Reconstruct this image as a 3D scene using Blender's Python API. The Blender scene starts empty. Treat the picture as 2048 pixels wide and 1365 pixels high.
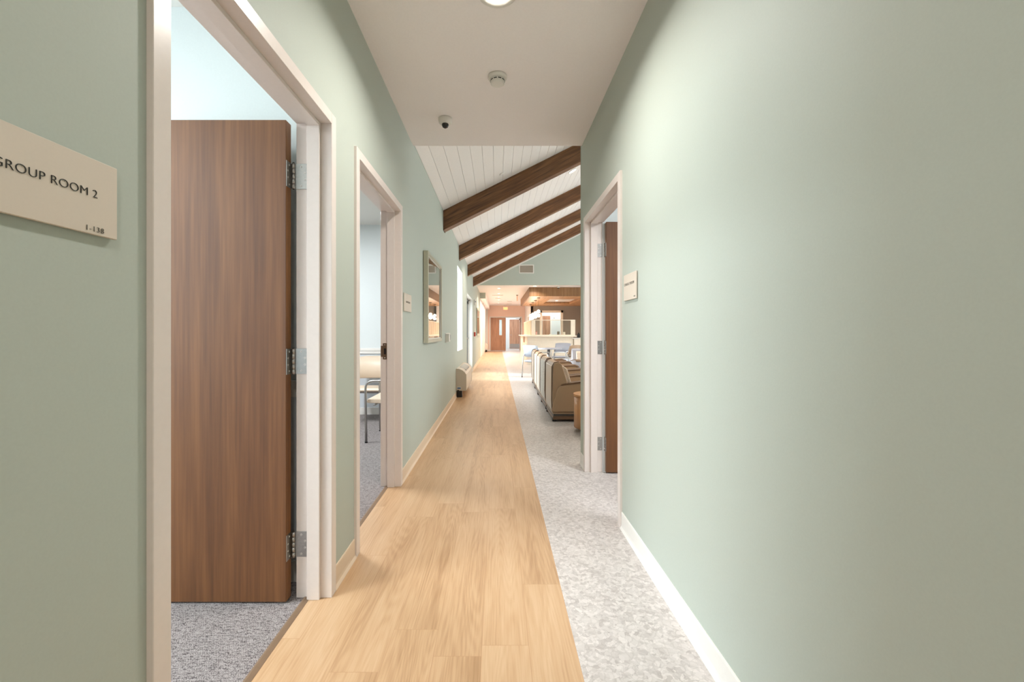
import bpy, bmesh, math, random
from mathutils import Matrix, Vector
random.seed(7)
R = math.radians
sc = bpy.context.scene
C = sc.collection

# ------------------------------------------------------------------ camera
CZ = 1.195
cam = bpy.data.cameras.new('camera'); camo = bpy.data.objects.new('camera', cam); C.objects.link(camo)
camo.location = (0, 0, CZ); camo.rotation_euler = (R(90), 0, 0)
cam.sensor_width = 36; cam.lens = 826*36/2048
cam.shift_x = (1024-995)/2048; cam.shift_y = -17.5/2048
cam.clip_start = 0.02; cam.clip_end = 200
sc.camera = camo

# ------------------------------------------------------------------ world, sun, exposure
W = bpy.data.worlds.new('world'); sc.world = W; W.use_nodes = True
bg = W.node_tree.nodes['Background']; bg.inputs[0].default_value = (0.80, 0.91, 1.0, 1); bg.inputs[1].default_value = 2.6
sc.view_settings.view_transform = 'Standard'; sc.view_settings.look = 'None'
sc.view_settings.exposure = 0.90; sc.view_settings.gamma = 1.0; sc.view_settings.use_curve_mapping = False
sun = bpy.data.lights.new('sun', 'SUN'); suno = bpy.data.objects.new('sun', sun); C.objects.link(suno)
sun.energy = 3.2; sun.angle = R(2.5); sun.color = (0.97, 0.98, 1.0)
suno.rotation_euler = Vector((1.0, -0.16, -0.47)).to_track_quat('-Z', 'Y').to_euler()

def area(name, loc, direction, sx, sy, power, col, spread=180):
    l = bpy.data.lights.new(name, 'AREA'); l.shape = 'RECTANGLE'; l.size = sx; l.size_y = sy; l.energy = power; l.color = col
    l.spread = R(spread)
    o = bpy.data.objects.new(name, l); C.objects.link(o); o.location = loc
    o.rotation_euler = Vector(direction).to_track_quat('-Z', 'Y').to_euler()
    return o
COOL = (0.87, 0.94, 1.0)
WARM = (1.0, 0.88, 0.75)
HALL = (1.0, 0.96, 0.91)
# daylight entering through the left window, the glass doors and windows added on the lounge's unseen right side
area('daylight_room', (-4.75, 0.45, 1.55), (1, 0, 0), 1.9, 1.5, 95, COOL)
area('daylight_window', (-1.25, 8.37, 1.65), (1, 0, 0), 1.1, 1.6, 28, COOL)
area('daylight_entrance', (-1.35, 11.3, 1.15), (1, 0, 0), 2.1, 2.1, 38, COOL)
for yy in (5.6, 9.3, 13.0):
    area('added_lounge_daylight', (9.5, yy, 1.9), (-1, 0, 0), 2.2, 2.4, 40, COOL)

# ------------------------------------------------------------------ materials
def s2l(c):
    return tuple((v/12.92 if v <= 0.04045 else ((v+0.055)/1.055)**2.4) for v in c)
def rgb(r, g, b): return s2l((r/255, g/255, b/255)) + (1,)
class NT:
    def __init__(s, name):
        s.m = bpy.data.materials.new(name); s.m.use_nodes = True
        s.t = s.m.node_tree; s.n = s.t.nodes; s.b = s.n['Principled BSDF']
    def add(s, typ, **kw):
        n = s.n.new(typ)
        for k, v in kw.items():
            if k.startswith('i_'):
                n.inputs[k[2:].replace('_', ' ')].default_value = v
            else: setattr(n, k, v)
        return n
    def link(s, a, b): s.t.links.new(a, b)
    def ramp(s, fac, stops):
        r = s.n.new('ShaderNodeValToRGB'); e = r.color_ramp.elements
        e[0].position, e[0].color = stops[0]; e[1].position, e[1].color = stops[-1]
        for p, c in stops[1:-1]:
            k = e.new(p); k.color = c
        s.link(fac, r.inputs[0]); return r.outputs[0]
    def coord(s, scale=(1, 1, 1), rot=(0, 0, 0), kind='Object'):
        tc = s.n.new('ShaderNodeTexCoord'); mp = s.n.new('ShaderNodeMapping')
        mp.inputs['Scale'].default_value = scale; mp.inputs['Rotation'].default_value = rot
        s.link(tc.outputs[kind], mp.inputs[0]); return mp.outputs[0]
    def bump(s, h, strength=0.2, dist=0.002):
        b = s.n.new('ShaderNodeBump'); b.inputs['Strength'].default_value = strength; b.inputs['Distance'].default_value = dist
        s.link(h, b.inputs['Height']); s.link(b.outputs[0], s.b.inputs['Normal'])
def simple(name, col, rough=0.5, metal=0.0, noise=0.0, nscale=40, bump=0.0, coat=0.0, emit=None, spec=0.5):
    t = NT(name); t.b.inputs['Base Color'].default_value = col; t.b.inputs['Roughness'].default_value = rough
    t.b.inputs['Metallic'].default_value = metal; t.b.inputs['Coat Weight'].default_value = coat
    t.b.inputs['Specular IOR Level'].default_value = spec
    n = t.add('ShaderNodeTexNoise'); n.inputs['Scale'].default_value = nscale; n.inputs['Detail'].default_value = 4
    t.link(t.coord(), n.inputs['Vector'])
    if noise:
        lo = tuple(v*(1-noise) for v in col[:3])+(1,); hi = tuple(min(1, v*(1+noise)) for v in col[:3])+(1,)
        t.link(t.ramp(n.outputs[0], [(0.35, lo), (0.65, hi)]), t.b.inputs['Base Color'])
    if bump: t.bump(n.outputs[0], bump, 0.001)
    if emit:
        t.b.inputs['Emission Color'].default_value = emit[0]; t.b.inputs['Emission Strength'].default_value = emit[1]
    return t.m

M = {}
M['green'] = simple('sage_green_paint', rgb(184, 191, 181), 0.6, noise=0.012, nscale=180, bump=0.06, spec=0.3)
M['ceil'] = simple('ceiling_white_paint', rgb(245, 238, 236), 0.7, noise=0.01, nscale=90, bump=0.03)
M['roomwall'] = simple('pale_blue_paint', rgb(218, 223, 223), 0.5, noise=0.01, nscale=120)
M['roomwall_low'] = simple('pale_grey_paint_below_rail', rgb(205, 209, 213), 0.5, noise=0.01, nscale=120)
M['trim'] = simple('cream_trim_enamel', rgb(228, 217, 210), 0.3, noise=0.01, nscale=60, spec=0.5)
M['base'] = simple('cream_vinyl_base', rgb(226, 205, 180), 0.45, noise=0.01, nscale=60)
M['peach'] = simple('peach_paint', rgb(242, 210, 192), 0.55, noise=0.01, nscale=80)
M['taupe'] = simple('taupe_paint', rgb(150, 138, 126), 0.55, noise=0.01, nscale=80)
M['white'] = simple('white_paint', rgb(232, 228, 222), 0.5, noise=0.008, nscale=80)
M['board'] = simple('painted_white_boards', rgb(243, 239, 236), 0.45, noise=0.01, nscale=50, bump=0.03)
M['plastic'] = simple('white_plastic', rgb(226, 222, 215), 0.35, noise=0.006, nscale=60)
M['sign'] = simple('cream_sign_panel', rgb(216, 203, 188), 0.5, noise=0.006, nscale=200)
M['ink'] = simple('dark_raised_lettering', rgb(38, 36, 30), 0.45, noise=0.05)
M['ink_soft'] = simple('grey_printed_lettering', rgb(110, 105, 96), 0.5, noise=0.05)
M['steel'] = simple('brushed_steel', rgb(176, 172, 168), 0.35, 1.0, noise=0.06, nscale=120)
M['steel_dark'] = simple('dark_steel', rgb(96, 94, 92), 0.4, 1.0, noise=0.05)
M['bronze'] = simple('dull_bronze_metal', rgb(140, 122, 104), 0.4, 0.9, noise=0.06)
M['black'] = simple('black_plastic', rgb(22, 22, 24), 0.4, noise=0.1)
M['lens'] = simple('dark_camera_dome', rgb(38, 36, 34), 0.08, noise=0.05)
M['tan'] = simple('tan_vinyl', rgb(168, 140, 112), 0.42, noise=0.02, nscale=200, bump=0.1)
M['tan_light'] = simple('light_tan_vinyl_back', rgb(188, 176, 164), 0.35, noise=0.02, nscale=200, bump=0.08)
M['armcap'] = simple('brown_polyurethane_arm_cap', rgb(112, 84, 62), 0.4, noise=0.05)
M['cream_vinyl'] = simple('cream_vinyl_upholstery', rgb(226, 205, 182), 0.45, noise=0.02, nscale=150, bump=0.05)
M['blue_vinyl'] = simple('pale_blue_vinyl', rgb(178, 185, 200), 0.4, noise=0.02, nscale=150)
M['lilac'] = simple('pale_grey_vinyl', rgb(166, 166, 176), 0.4, noise=0.02, nscale=150)
M['cream_lam'] = simple('cream_laminate', rgb(240, 227, 210), 0.4, noise=0.02, nscale=14)
M['greyframe'] = simple('anodised_aluminium', rgb(150, 160, 166), 0.35, 0.6, noise=0.03)
M['sageframe'] = simple('sage_grey_frame_lacquer', rgb(186, 182, 162), 0.35, noise=0.02)
M['concrete'] = simple('pale_concrete', rgb(206, 204, 198), 0.85, noise=0.06, nscale=8)
M['heater'] = simple('heater_cream_enamel', rgb(205, 193, 178), 0.4, noise=0.01)
M['blue'] = simple('blue_badge', rgb(70, 104, 150), 0.4, noise=0.03)
M['red'] = simple('red_enamel', rgb(190, 60, 44), 0.4, noise=0.04)
M['pink'] = simple('pink_plastic', rgb(224, 170, 160), 0.4, noise=0.03)
M['strip'] = simple('brown_rubber_transition', rgb(132, 108, 86), 0.5, noise=0.04)
M['lamp'] = simple('lamp_lens', (1, 1, 1, 1), 0.4, emit=((1.0, 0.90, 0.80, 1), 4.0))
M['globe'] = simple('glowing_glass_globe', (1, 1, 1, 1), 0.4, emit=((1.0, 0.86, 0.72, 1), 6.0))
M['added_panel'] = simple('added_panel_diffuser', (1, 1, 1, 1), 0.4, emit=((0.88, 0.95, 1.0, 1), 5.0))  # glowing face of the ceiling panels added to light the rooms
M['exitglow'] = simple('exit_face_red_glow', rgb(240, 130, 80), 0.4, emit=((1.0, 0.30, 0.10, 1), 1.3))
M['lightpanel'] = simple('luminous_ceiling_tile', rgb(232, 224, 218), 0.5, noise=0.01)

def glass(name, tint=(0.93, 0.97, 0.97, 1)):
    t = NT(name); t.n.remove(t.b)
    out = t.n['Material Output']; mix = t.add('ShaderNodeMixShader'); tr = t.add('ShaderNodeBsdfTransparent'); gl = t.add('ShaderNodeBsdfGlossy')
    lw = t.add('ShaderNodeLayerWeight'); lw.inputs[0].default_value = 0.5
    pw = t.add('ShaderNodeMath', operation='POWER'); pw.inputs[1].default_value = 5.0; t.link(lw.outputs['Facing'], pw.inputs[0])
    fr = t.add('ShaderNodeMath', operation='MULTIPLY_ADD'); fr.inputs[1].default_value = 0.8; fr.inputs[2].default_value = 0.03; t.link(pw.outputs[0], fr.inputs[0])
    tr.inputs[0].default_value = tint; gl.inputs['Roughness'].default_value = 0.02
    t.link(fr.outputs[0], mix.inputs[0]); t.link(tr.outputs[0], mix.inputs[1]); t.link(gl.outputs[0], mix.inputs[2])
    t.link(mix.outputs[0], out.inputs[0]); return t.m
M['glass'] = glass('clear_glass')

def wood(name, c_dark, c_mid, c_light, axis='Z', rough=0.42, scale=1.0, streak=1.0, coat=0.0, tilt=0.0, big=0.62):
    """grain running along one object axis"""
    t = NT(name)
    lo, hi = 0.9*scale, 16*scale
    scl = {'X': (lo, hi, hi), 'Y': (hi, lo, hi), 'Z': (hi, hi, lo)}[axis]
    n1 = t.add('ShaderNodeTexNoise'); n1.inputs['Scale'].default_value = 1.0; n1.inputs['Detail'].default_value = 5; n1.inputs['Distortion'].default_value = 0.6*streak
    pre = t.coord(rot=(0, tilt, 0))
    def sc2(v_):
        q = t.add('ShaderNodeMapping'); q.inputs['Scale'].default_value = v_; t.link(pre, q.inputs[0]); return q.outputs[0]
    t.link(sc2(scl), n1.inputs['Vector'])
    scl2 = tuple(v*9 if v > lo else v*5 for v in scl)
    n2 = t.add('ShaderNodeTexNoise'); n2.inputs['Scale'].default_value = 1.0; n2.inputs['Detail'].default_value = 3
    t.link(sc2(scl2), n2.inputs['Vector'])
    mx = t.add('ShaderNodeMath', operation='MULTIPLY_ADD'); mx.inputs[1].default_value = 0.42; t.link(n2.outputs[0], mx.inputs[0])
    m2 = t.add('ShaderNodeMath', operation='MULTIPLY'); m2.inputs[1].default_value = big; t.link(n1.outputs[0], m2.inputs[0]); t.link(m2.outputs[0], mx.inputs[2])
    t.link(t.ramp(mx.outputs[0], [(0.38+(big-0.62)/2, c_dark), (0.52+(big-0.62)/2, c_mid), (0.66+(big-0.62)/2, c_light)]), t.b.inputs['Base Color'])
    t.b.inputs['Roughness'].default_value = rough; t.b.inputs['Coat Weight'].default_value = coat
    t.bump(n2.outputs[0], 0.12, 0.001)
    return t.m
M['doorwood'] = wood('maple_door_veneer', rgb(92, 55, 27), rgb(110, 69, 36), rgb(126, 82, 45), 'Z', 0.55, 0.55, 1.6, big=0.45)
M['dooredge'] = wood('maple_door_edge', rgb(112, 70, 38), rgb(134, 88, 50), rgb(150, 102, 62), 'Z', 0.4)
M['fardoor'] = wood('light_walnut_door_veneer', rgb(156, 112, 86), rgb(180, 134, 106), rgb(196, 152, 122), 'Z', 0.4)
M['beam'] = wood('dark_stained_oak', rgb(76, 46, 26), rgb(114, 76, 46), rgb(140, 98, 62), 'X', 0.4, 0.8, 3.0, tilt=math.atan(0.5))
M['canopy'] = wood('honey_wood_slats', rgb(132, 94, 60), rgb(152, 112, 74), rgb(170, 130, 92), 'Z', 0.4)
M['canopy_under'] = wood('honey_wood_underside', rgb(176, 128, 84), rgb(198, 148, 100), rgb(214, 166, 118), 'Y', 0.4)
M['slat'] = wood('pale_oak_slats', rgb(206, 178, 146), rgb(218, 192, 162), rgb(228, 206, 178), 'Z', 0.45)
M['drum'] = wood('honey_oak_laminate', rgb(176, 124, 80), rgb(196, 144, 98), rgb(212, 162, 114), 'Z', 0.4)

def plank_floor():
    t = NT('oak_vinyl_planks')
    PW, PL = 0.178, 1.22
    tc = t.add('ShaderNodeTexCoord'); sx = t.add('ShaderNodeSeparateXYZ'); t.link(tc.outputs['Object'], sx.inputs[0])
    def mth(op, a, b=None):
        m = t.add('ShaderNodeMath', operation=op)
        for i_, q in enumerate((a, b)):
            if q is None: continue
            if isinstance(q, (int, float)): m.inputs[i_].default_value = q
            else: t.link(q, m.inputs[i_])
        return m.outputs[0]
    xs = mth('SUBTRACT', 0.297+PW*20, sx.outputs['X'])
    row = mth('FLOOR', mth('DIVIDE', xs, PW))
    wn_ = t.add('ShaderNodeTexWhiteNoise', noise_dimensions='1D'); t.link(row, wn_.inputs['W'])
    yy_ = mth('ADD', mth('ADD', sx.outputs['Y'], 20.0), mth('MULTIPLY', wn_.outputs['Value'], PL))
    cmb = t.add('ShaderNodeCombineXYZ'); t.link(yy_, cmb.inputs[0]); t.link(xs, cmb.inputs[1]); v = cmb.outputs[0]
    br = t.add('ShaderNodeTexBrick'); br.offset = 0.0; br.squash = 1.0
    br.inputs['Color1'].default_value = (0, 0, 0, 1); br.inputs['Color2'].default_value = (1, 1, 1, 1); br.inputs['Mortar'].default_value = (0.5, 0.5, 0.5, 1)
    br.inputs['Scale'].default_value = 1.0; br.inputs['Mortar Size'].default_value = 0.0009; br.inputs['Mortar Smooth'].default_value = 0.1
    br.inputs['Brick Width'].default_value = PL; br.inputs['Row Height'].default_value = PW
    t.link(v, br.inputs['Vector'])
    # each plank shifts the grain along its own offset
    off = t.add('ShaderNodeVectorMath', operation='MULTIPLY'); off.inputs[1].default_value = (7.3, 41.7, 13.1)
    t.link(br.outputs['Color'], off.inputs[0])
    ad = t.add('ShaderNodeVectorMath', operation='ADD'); t.link(v, ad.inputs[0]); t.link(off.outputs[0], ad.inputs[1])
    mp = t.add('ShaderNodeMapping'); mp.inputs['Scale'].default_value = (1.1, 13, 1); t.link(ad.outputs[0], mp.inputs[0])
    n1 = t.add('ShaderNodeTexNoise'); n1.inputs['Scale'].default_value = 1; n1.inputs['Detail'].default_value = 4; n1.inputs['Distortion'].default_value = 0.5
    t.link(mp.outputs[0], n1.inputs['Vector'])
    mp2 = t.add('ShaderNodeMapping'); mp2.inputs['Scale'].default_value = (6, 150, 1); t.link(ad.outputs[0], mp2.inputs[0])
    n2 = t.add('ShaderNodeTexNoise'); n2.inputs['Scale'].default_value = 1; n2.inputs['Detail'].default_value = 3
    t.link(mp2.outputs[0], n2.inputs['Vector'])
    # cathedral rings
    mp3 = t.add('ShaderNodeMapping'); mp3.inputs['Scale'].default_value = (0.5, 6.0, 1); t.link(ad.outputs[0], mp3.inputs[0])
    n3 = t.add('ShaderNodeTexNoise'); n3.inputs['Scale'].default_value = 1.0; n3.inputs['Detail'].default_value = 1.5
    t.link(mp3.outputs[0], n3.inputs['Vector'])
    ring = t.add('ShaderNodeMath', operation='MULTIPLY'); ring.inputs[1].default_value = 190; t.link(n3.outputs[0], ring.inputs[0])
    sn = t.add('ShaderNodeMath', operation='SINE'); t.link(ring.outputs[0], sn.inputs[0])
    def madd(a, k, b=None, c=0.0):
        m = t.add('ShaderNodeMath', operation='MULTIPLY_ADD'); m.inputs[1].default_value = k; m.inputs[2].default_value = c
        t.link(a, m.inputs[0])
        if b is not None: t.link(b, m.inputs[2])
        return m.outputs[0]
    f = madd(n1.outputs[0], 0.56, None, -0.04)
    f = madd(n2.outputs[0], 0.34, f, )
    f = madd(sn.outputs[0], 0.032, f)
    sep = t.add('ShaderNodeSeparateColor'); t.link(br.outputs['Color'], sep.inputs[0])
    f = madd(sep.outputs[0], 0.13, f)
    col = t.ramp(f, [(0.27, rgb(168, 131, 95)), (0.46, rgb(194, 158, 121)), (0.70, rgb(208, 176, 141))])
    mix = t.add('ShaderNodeMix', data_type='RGBA'); mix.inputs[7].default_value = rgb(168, 126, 88)
    mm = t.add('ShaderNodeMath', operation='MULTIPLY'); mm.inputs[1].default_value = 0.55; t.link(br.outputs['Fac'], mm.inputs[0])
    t.link(mm.outputs[0], mix.inputs[0]); t.link(col, mix.inputs[6]); t.link(mix.outputs[2], t.b.inputs['Base Color'])
    t.b.inputs['Roughness'].default_value = 0.36; t.b.inputs['Specular IOR Level'].default_value = 0.45
    t.bump(n2.outputs[0], 0.10, 0.001)
    return t.m
M['planks'] = plank_floor()

def chip_floor():
    t = NT('pale_grey_chip_vinyl')
    v = t.coord()
    nd = t.add('ShaderNodeTexNoise'); nd.inputs['Scale'].default_value = 26; nd.inputs['Detail'].default_value = 3; t.link(v, nd.inputs['Vector'])
    sc_ = t.add('ShaderNodeVectorMath', operation='SCALE'); sc_.inputs['Scale'].default_value = 0.035; t.link(nd.outputs['Color'], sc_.inputs[0])
    ad = t.add('ShaderNodeVectorMath', operation='ADD'); t.link(v, ad.inputs[0]); t.link(sc_.outputs[0], ad.inputs[1])
    vo = t.add('ShaderNodeTexVoronoi'); vo.inputs['Scale'].default_value = 62; t.link(ad.outputs[0], vo.inputs['Vector'])
    ve = t.add('ShaderNodeTexVoronoi', feature='DISTANCE_TO_EDGE'); ve.inputs['Scale'].default_value = 38; t.link(ad.outputs[0], ve.inputs['Vector'])
    sep = t.add('ShaderNodeSeparateColor'); t.link(vo.outputs['Color'], sep.inputs[0])
    c = t.ramp(sep.outputs[0], [(0.0, rgb(180, 172, 168)), (0.35, rgb(195, 188, 184)), (1.0, rgb(213, 206, 202))])
    e = t.ramp(ve.outputs['Distance'], [(0.0, (0.80, 0.79, 0.78, 1)), (0.09, (1, 1, 1, 1))])
    mu = t.add('ShaderNodeMix', data_type='RGBA', blend_type='MULTIPLY'); mu.inputs[0].default_value = 0.7
    t.link(c, mu.inputs[6]); t.link(e, mu.inputs[7]); t.link(mu.outputs[2], t.b.inputs['Base Color'])
    t.b.inputs['Roughness'].default_value = 0.38
    return t.m
M['chips'] = chip_floor()

def carpet_mat():
    t = NT('grey_loop_carpet')
    v = t.coord()
    br = t.add('ShaderNodeTexBrick'); br.offset = 0.5
    br.inputs['Color1'].default_value = (0.2, 0.2, 0.2, 1); br.inputs['Color2'].default_value = (1, 1, 1, 1); br.inputs['Mortar'].default_value = (0, 0, 0, 1)
    br.inputs['Scale'].default_value = 1; br.inputs['Brick Width'].default_value = 0.0085; br.inputs['Row Height'].default_value = 0.0062
    br.inputs['Mortar Size'].default_value = 0.0008; br.inputs['Mortar Smooth'].default_value = 1.0
    t.link(v, br.inputs['Vector'])
    n = t.add('ShaderNodeTexNoise'); n.inputs['Scale'].default_value = 1; n.inputs['Detail'].default_value = 5; n.inputs['Roughness'].default_value = 0.75
    t.link(t.coord((30, 150, 30)), n.inputs['Vector'])
    n4 = t.add('ShaderNodeTexNoise'); n4.inputs['Scale'].default_value = 330; n4.inputs['Detail'].default_value = 1; t.link(v, n4.inputs['Vector'])
    m = t.add('ShaderNodeMath', operation='MULTIPLY_ADD'); m.inputs[1].default_value = 0.55; t.link(n4.outputs[0], m.inputs[0])
    m3 = t.add('ShaderNodeMath', operation='MULTIPLY'); m3.inputs[1].default_value = 0.5; t.link(n.outputs[0], m3.inputs[0]); t.link(m3.outputs[0], m.inputs[2])
    c = t.ramp(m.outputs[0], [(0.38, rgb(52, 47, 50)), (0.47, rgb(118, 110, 110)), (0.53, rgb(164, 156, 154)), (0.66, rgb(184, 176, 173))])
    mu = t.add('ShaderNodeMix', data_type='RGBA', blend_type='MULTIPLY'); mu.inputs[7].default_value = (0.42, 0.41, 0.43, 1)
    t.link(br.outputs['Fac'], mu.inputs[0]); t.link(c, mu.inputs[6]); t.link(mu.outputs[2], t.b.inputs['Base Color'])
    t.b.inputs['Roughness'].default_value = 0.95; t.b.inputs['Specular IOR Level'].default_value = 0.1
    inv = t.add('ShaderNodeMath', operation='SUBTRACT'); inv.inputs[0].default_value = 1; t.link(br.outputs['Fac'], inv.inputs[1])
    t.bump(inv.outputs[0], 0.5, 0.002)
    return t.m
M['carpet'] = carpet_mat()

def speckle(name, a, b, scale=90):
    t = NT(name); vo = t.add('ShaderNodeTexVoronoi'); vo.inputs['Scale'].default_value = scale; t.link(t.coord(), vo.inputs['Vector'])
    t.link(t.ramp(vo.outputs['Distance'], [(0.22, b), (0.34, a)]), t.b.inputs['Base Color']); t.b.inputs['Roughness'].default_value = 0.8
    return t.m
M['dots'] = speckle('dotted_light_fabric', rgb(206, 200, 192), rgb(150, 138, 126), 60)
M['dots_warm'] = speckle('dotted_cream_fabric', rgb(214, 196, 178), rgb(176, 150, 128), 60)
def print_mat():
    t = NT('pale_art_print'); n = t.add('ShaderNodeTexNoise'); n.inputs['Scale'].default_value = 3.0; n.inputs['Detail'].default_value = 3
    t.link(t.coord(), n.inputs['Vector'])
    t.link(t.ramp(n.outputs[0], [(0.3, rgb(120, 130, 124)), (0.5, rgb(165, 165, 152)), (0.7, rgb(190, 182, 166))]), t.b.inputs['Base Color'])
    t.b.inputs['Roughness'].default_value = 0.6; return t.m
M['print'] = print_mat()
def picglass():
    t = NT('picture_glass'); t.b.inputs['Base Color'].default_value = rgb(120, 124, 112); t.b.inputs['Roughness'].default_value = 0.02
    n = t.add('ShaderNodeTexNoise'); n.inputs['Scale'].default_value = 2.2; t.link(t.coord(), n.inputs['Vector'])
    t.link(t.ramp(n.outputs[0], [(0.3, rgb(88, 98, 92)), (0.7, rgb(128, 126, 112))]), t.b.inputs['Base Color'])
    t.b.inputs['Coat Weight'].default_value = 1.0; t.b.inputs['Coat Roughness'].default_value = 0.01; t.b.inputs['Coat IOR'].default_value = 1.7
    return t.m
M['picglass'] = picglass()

# ------------------------------------------------------------------ mesh helpers
class MB:
    """collects shapes and links them as one mesh object"""
    def __init__(s): s.bm = bmesh.new(); s.mats = []
    def mi(s, m):
        if m is None: return 0
        m = M[m] if isinstance(m, str) else m
        if m not in s.mats: s.mats.append(m)
        return s.mats.index(m)
    def _paint(s, before, m):
        k = s.mi(m)
        for f in s.bm.faces:
            if f.index == -1 or f not in before: f.material_index = k
    def _begin(s): return set(s.bm.faces)
    def box(s, x0, x1, y0, y1, z0, z1, m=None, bevel=0.0, seg=2, mat=None):
        k = s.mi(m)
        x0, x1 = min(x0, x1), max(x0, x1); y0, y1 = min(y0, y1), max(y0, y1); z0, z1 = min(z0, z1), max(z0, z1)
        t = bmesh.new()
        v = [t.verts.new((x, y, z)) for x in (x0, x1) for y in (y0, y1) for z in (z0, z1)]
        for q in ((0, 1, 3, 2), (4, 6, 7, 5), (0, 4, 5, 1), (2, 3, 7, 6), (0, 2, 6, 4), (1, 5, 7, 3)):
            t.faces.new([v[i] for i in q])
        bmesh.ops.recalc_face_normals(t, faces=t.faces)
        if bevel:
            bmesh.ops.bevel(t, geom=list(t.edges), offset=bevel, segments=seg, affect='EDGES', profile=0.5)
        s._merge(t, k, mat, smooth=bevel > 0.012)
        return s
    def _merge(s, t, k, mat=None, smooth=False):
        if mat is not None: bmesh.ops.transform(t, matrix=mat, verts=t.verts)
        vm = {v: s.bm.verts.new(v.co) for v in t.verts}
        for f in t.faces:
            try:
                nf = s.bm.faces.new([vm[v] for v in f.verts]); nf.material_index = k; nf.smooth = smooth or f.smooth
            except ValueError: pass
        t.free()
    def prism(s, pts, axis, a, b, m=None, bevel=0.0, smooth=False, mat=None):
        """polygon pts extruded along axis from a to b; pts in the two other axes in order (x,y,z without axis)"""
        k = s.mi(m); t = bmesh.new()
        def P(p, w):
            return {'X': (w, p[0], p[1]), 'Y': (p[0], w, p[1]), 'Z': (p[0], p[1], w)}[axis]
        A = [t.verts.new(P(p, a)) for p in pts]; B = [t.verts.new(P(p, b)) for p in pts]
        t.faces.new(A); t.faces.new(B[::-1]); n = len(pts)
        for i in range(n): t.faces.new([A[i], B[i], B[(i+1) % n], A[(i+1) % n]])
        bmesh.ops.recalc_face_normals(t, faces=t.faces)
        if bevel: bmesh.ops.bevel(t, geom=list(t.edges), offset=bevel, segments=2, affect='EDGES', profile=0.5)
        s._merge(t, k, mat, smooth)
        return s
    def cyl(s, c, r, h, axis='Z', m=None, seg=32, r2=None, mat=None, smooth=True, bevel=0.0):
        """cylinder or cone starting at c and running h along axis"""
        k = s.mi(m); t = bmesh.new(); r2 = r if r2 is None else r2
        ring = []
        for (rr, z) in ((r, 0), (r2, h)):
            ring.append([t.verts.new((rr*math.cos(2*math.pi*i/seg), rr*math.sin(2*math.pi*i/seg), z)) for i in range(seg)])
        caps = [t.faces.new(ring[0][::-1]), t.faces.new(ring[1])]
        for i in range(seg):
            f = t.faces.new([ring[0][i], ring[0][(i+1) % seg], ring[1][(i+1) % seg], ring[1][i]]); f.smooth = smooth
        if bevel:
            bmesh.ops.bevel(t, geom=[e for f in caps for e in f.edges], offset=bevel, segments=3, affect='EDGES', profile=0.5)
        rot = {'Z': Matrix(), 'X': Matrix.Rotation(R(90), 4, 'Y'), 'Y': Matrix.Rotation(R(-90), 4, 'X')}[axis]
        mm = Matrix.Translation(c) @ rot
        if mat is not None: mm = mat @ mm
        bmesh.ops.transform(t, matrix=mm, verts=t.verts)
        bmesh.ops.recalc_face_normals(t, faces=t.faces)
        s._merge(t, k)
        return s
    def lathe(s, prof, c=(0, 0, 0), m=None, seg=40, mat=None):
        k = s.mi(m); t = bmesh.new(); rings = []
        for (r, z) in prof:
            if r < 1e-6: rings.append([t.verts.new((0, 0, z))])
            else: rings.append([t.verts.new((r*math.cos(2*math.pi*i/seg), r*math.sin(2*math.pi*i/seg), z)) for i in range(seg)])
        for a, b in zip(rings, rings[1:]):
            for i in range(seg):
                j = (i+1) % seg
                if len(a) == 1 and len(b) == 1: continue
                if len(a) == 1: f = [a[0], b[j], b[i]]
                elif len(b) == 1: f = [a[i], a[j], b[0]]
                else: f = [a[i], a[j], b[j], b[i]]
                t.faces.new(f).smooth = True
        bmesh.ops.recalc_face_normals(t, faces=t.faces)
        mm = Matrix.Translation(c)
        if mat is not None: mm = mat @ mm
        bmesh.ops.transform(t, matrix=mm, verts=t.verts)
        s._merge(t, k)
        return s
    def tube(s, pts, r, m=None, seg=10, closed=False):
        k = s.mi(m); P = [Vector(p) for p in pts]; t = bmesh.new(); rings = []
        n = len(P); up = Vector((0.13, 0.21, 0.97)).normalized()
        prevn = None
        for i in range(n):
            if i == 0: d = P[1]-P[0]
            elif i == n-1: d = P[-1]-P[-2]
            else: d = (P[i+1]-P[i]).normalized()+(P[i]-P[i-1]).normalized()
            d.normalize()
            if prevn is None:
                a = up if abs(d.dot(up)) < 0.95 else Vector((1, 0, 0))
                nx = (a - d*a.dot(d)).normalized()
            else: nx = (prevn - d*prevn.dot(d)).normalized()
            prevn = nx; ny = d.cross(nx)
            rings.append([t.verts.new(P[i]+nx*r*math.cos(2*math.pi*j/seg)+ny*r*math.sin(2*math.pi*j/seg)) for j in range(seg)])
        for a, b in zip(rings, rings[1:]):
            for j in range(seg): t.faces.new([a[j], a[(j+1) % seg], b[(j+1) % seg], b[j]]).smooth = True
        t.faces.new(rings[0][::-1]); t.faces.new(rings[-1])
        bmesh.ops.recalc_face_normals(t, faces=t.faces)
        s._merge(t, k)
        return s
    def build(s, name, m=None, parent=None, origin=None):
        if m is not None and not s.mats: s.mi(m)
        me = bpy.data.meshes.new(name)
        if origin is not None: bmesh.ops.translate(s.bm, vec=-Vector(origin), verts=s.bm.verts)
        s.bm.to_mesh(me); s.bm.free()
        for q in s.mats: me.materials.append(q)
        o = bpy.data.objects.new(name, me); C.objects.link(o)
        if origin is not None: o.location = origin
        if parent is not None:
            o.parent = parent
        return o
def arc(cx, cy, r, a0, a1, n=6):
    return [(cx+r*math.cos(R(a0+(a1-a0)*i/n)), cy+r*math.sin(R(a0+(a1-a0)*i/n))) for i in range(n+1)]
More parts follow.
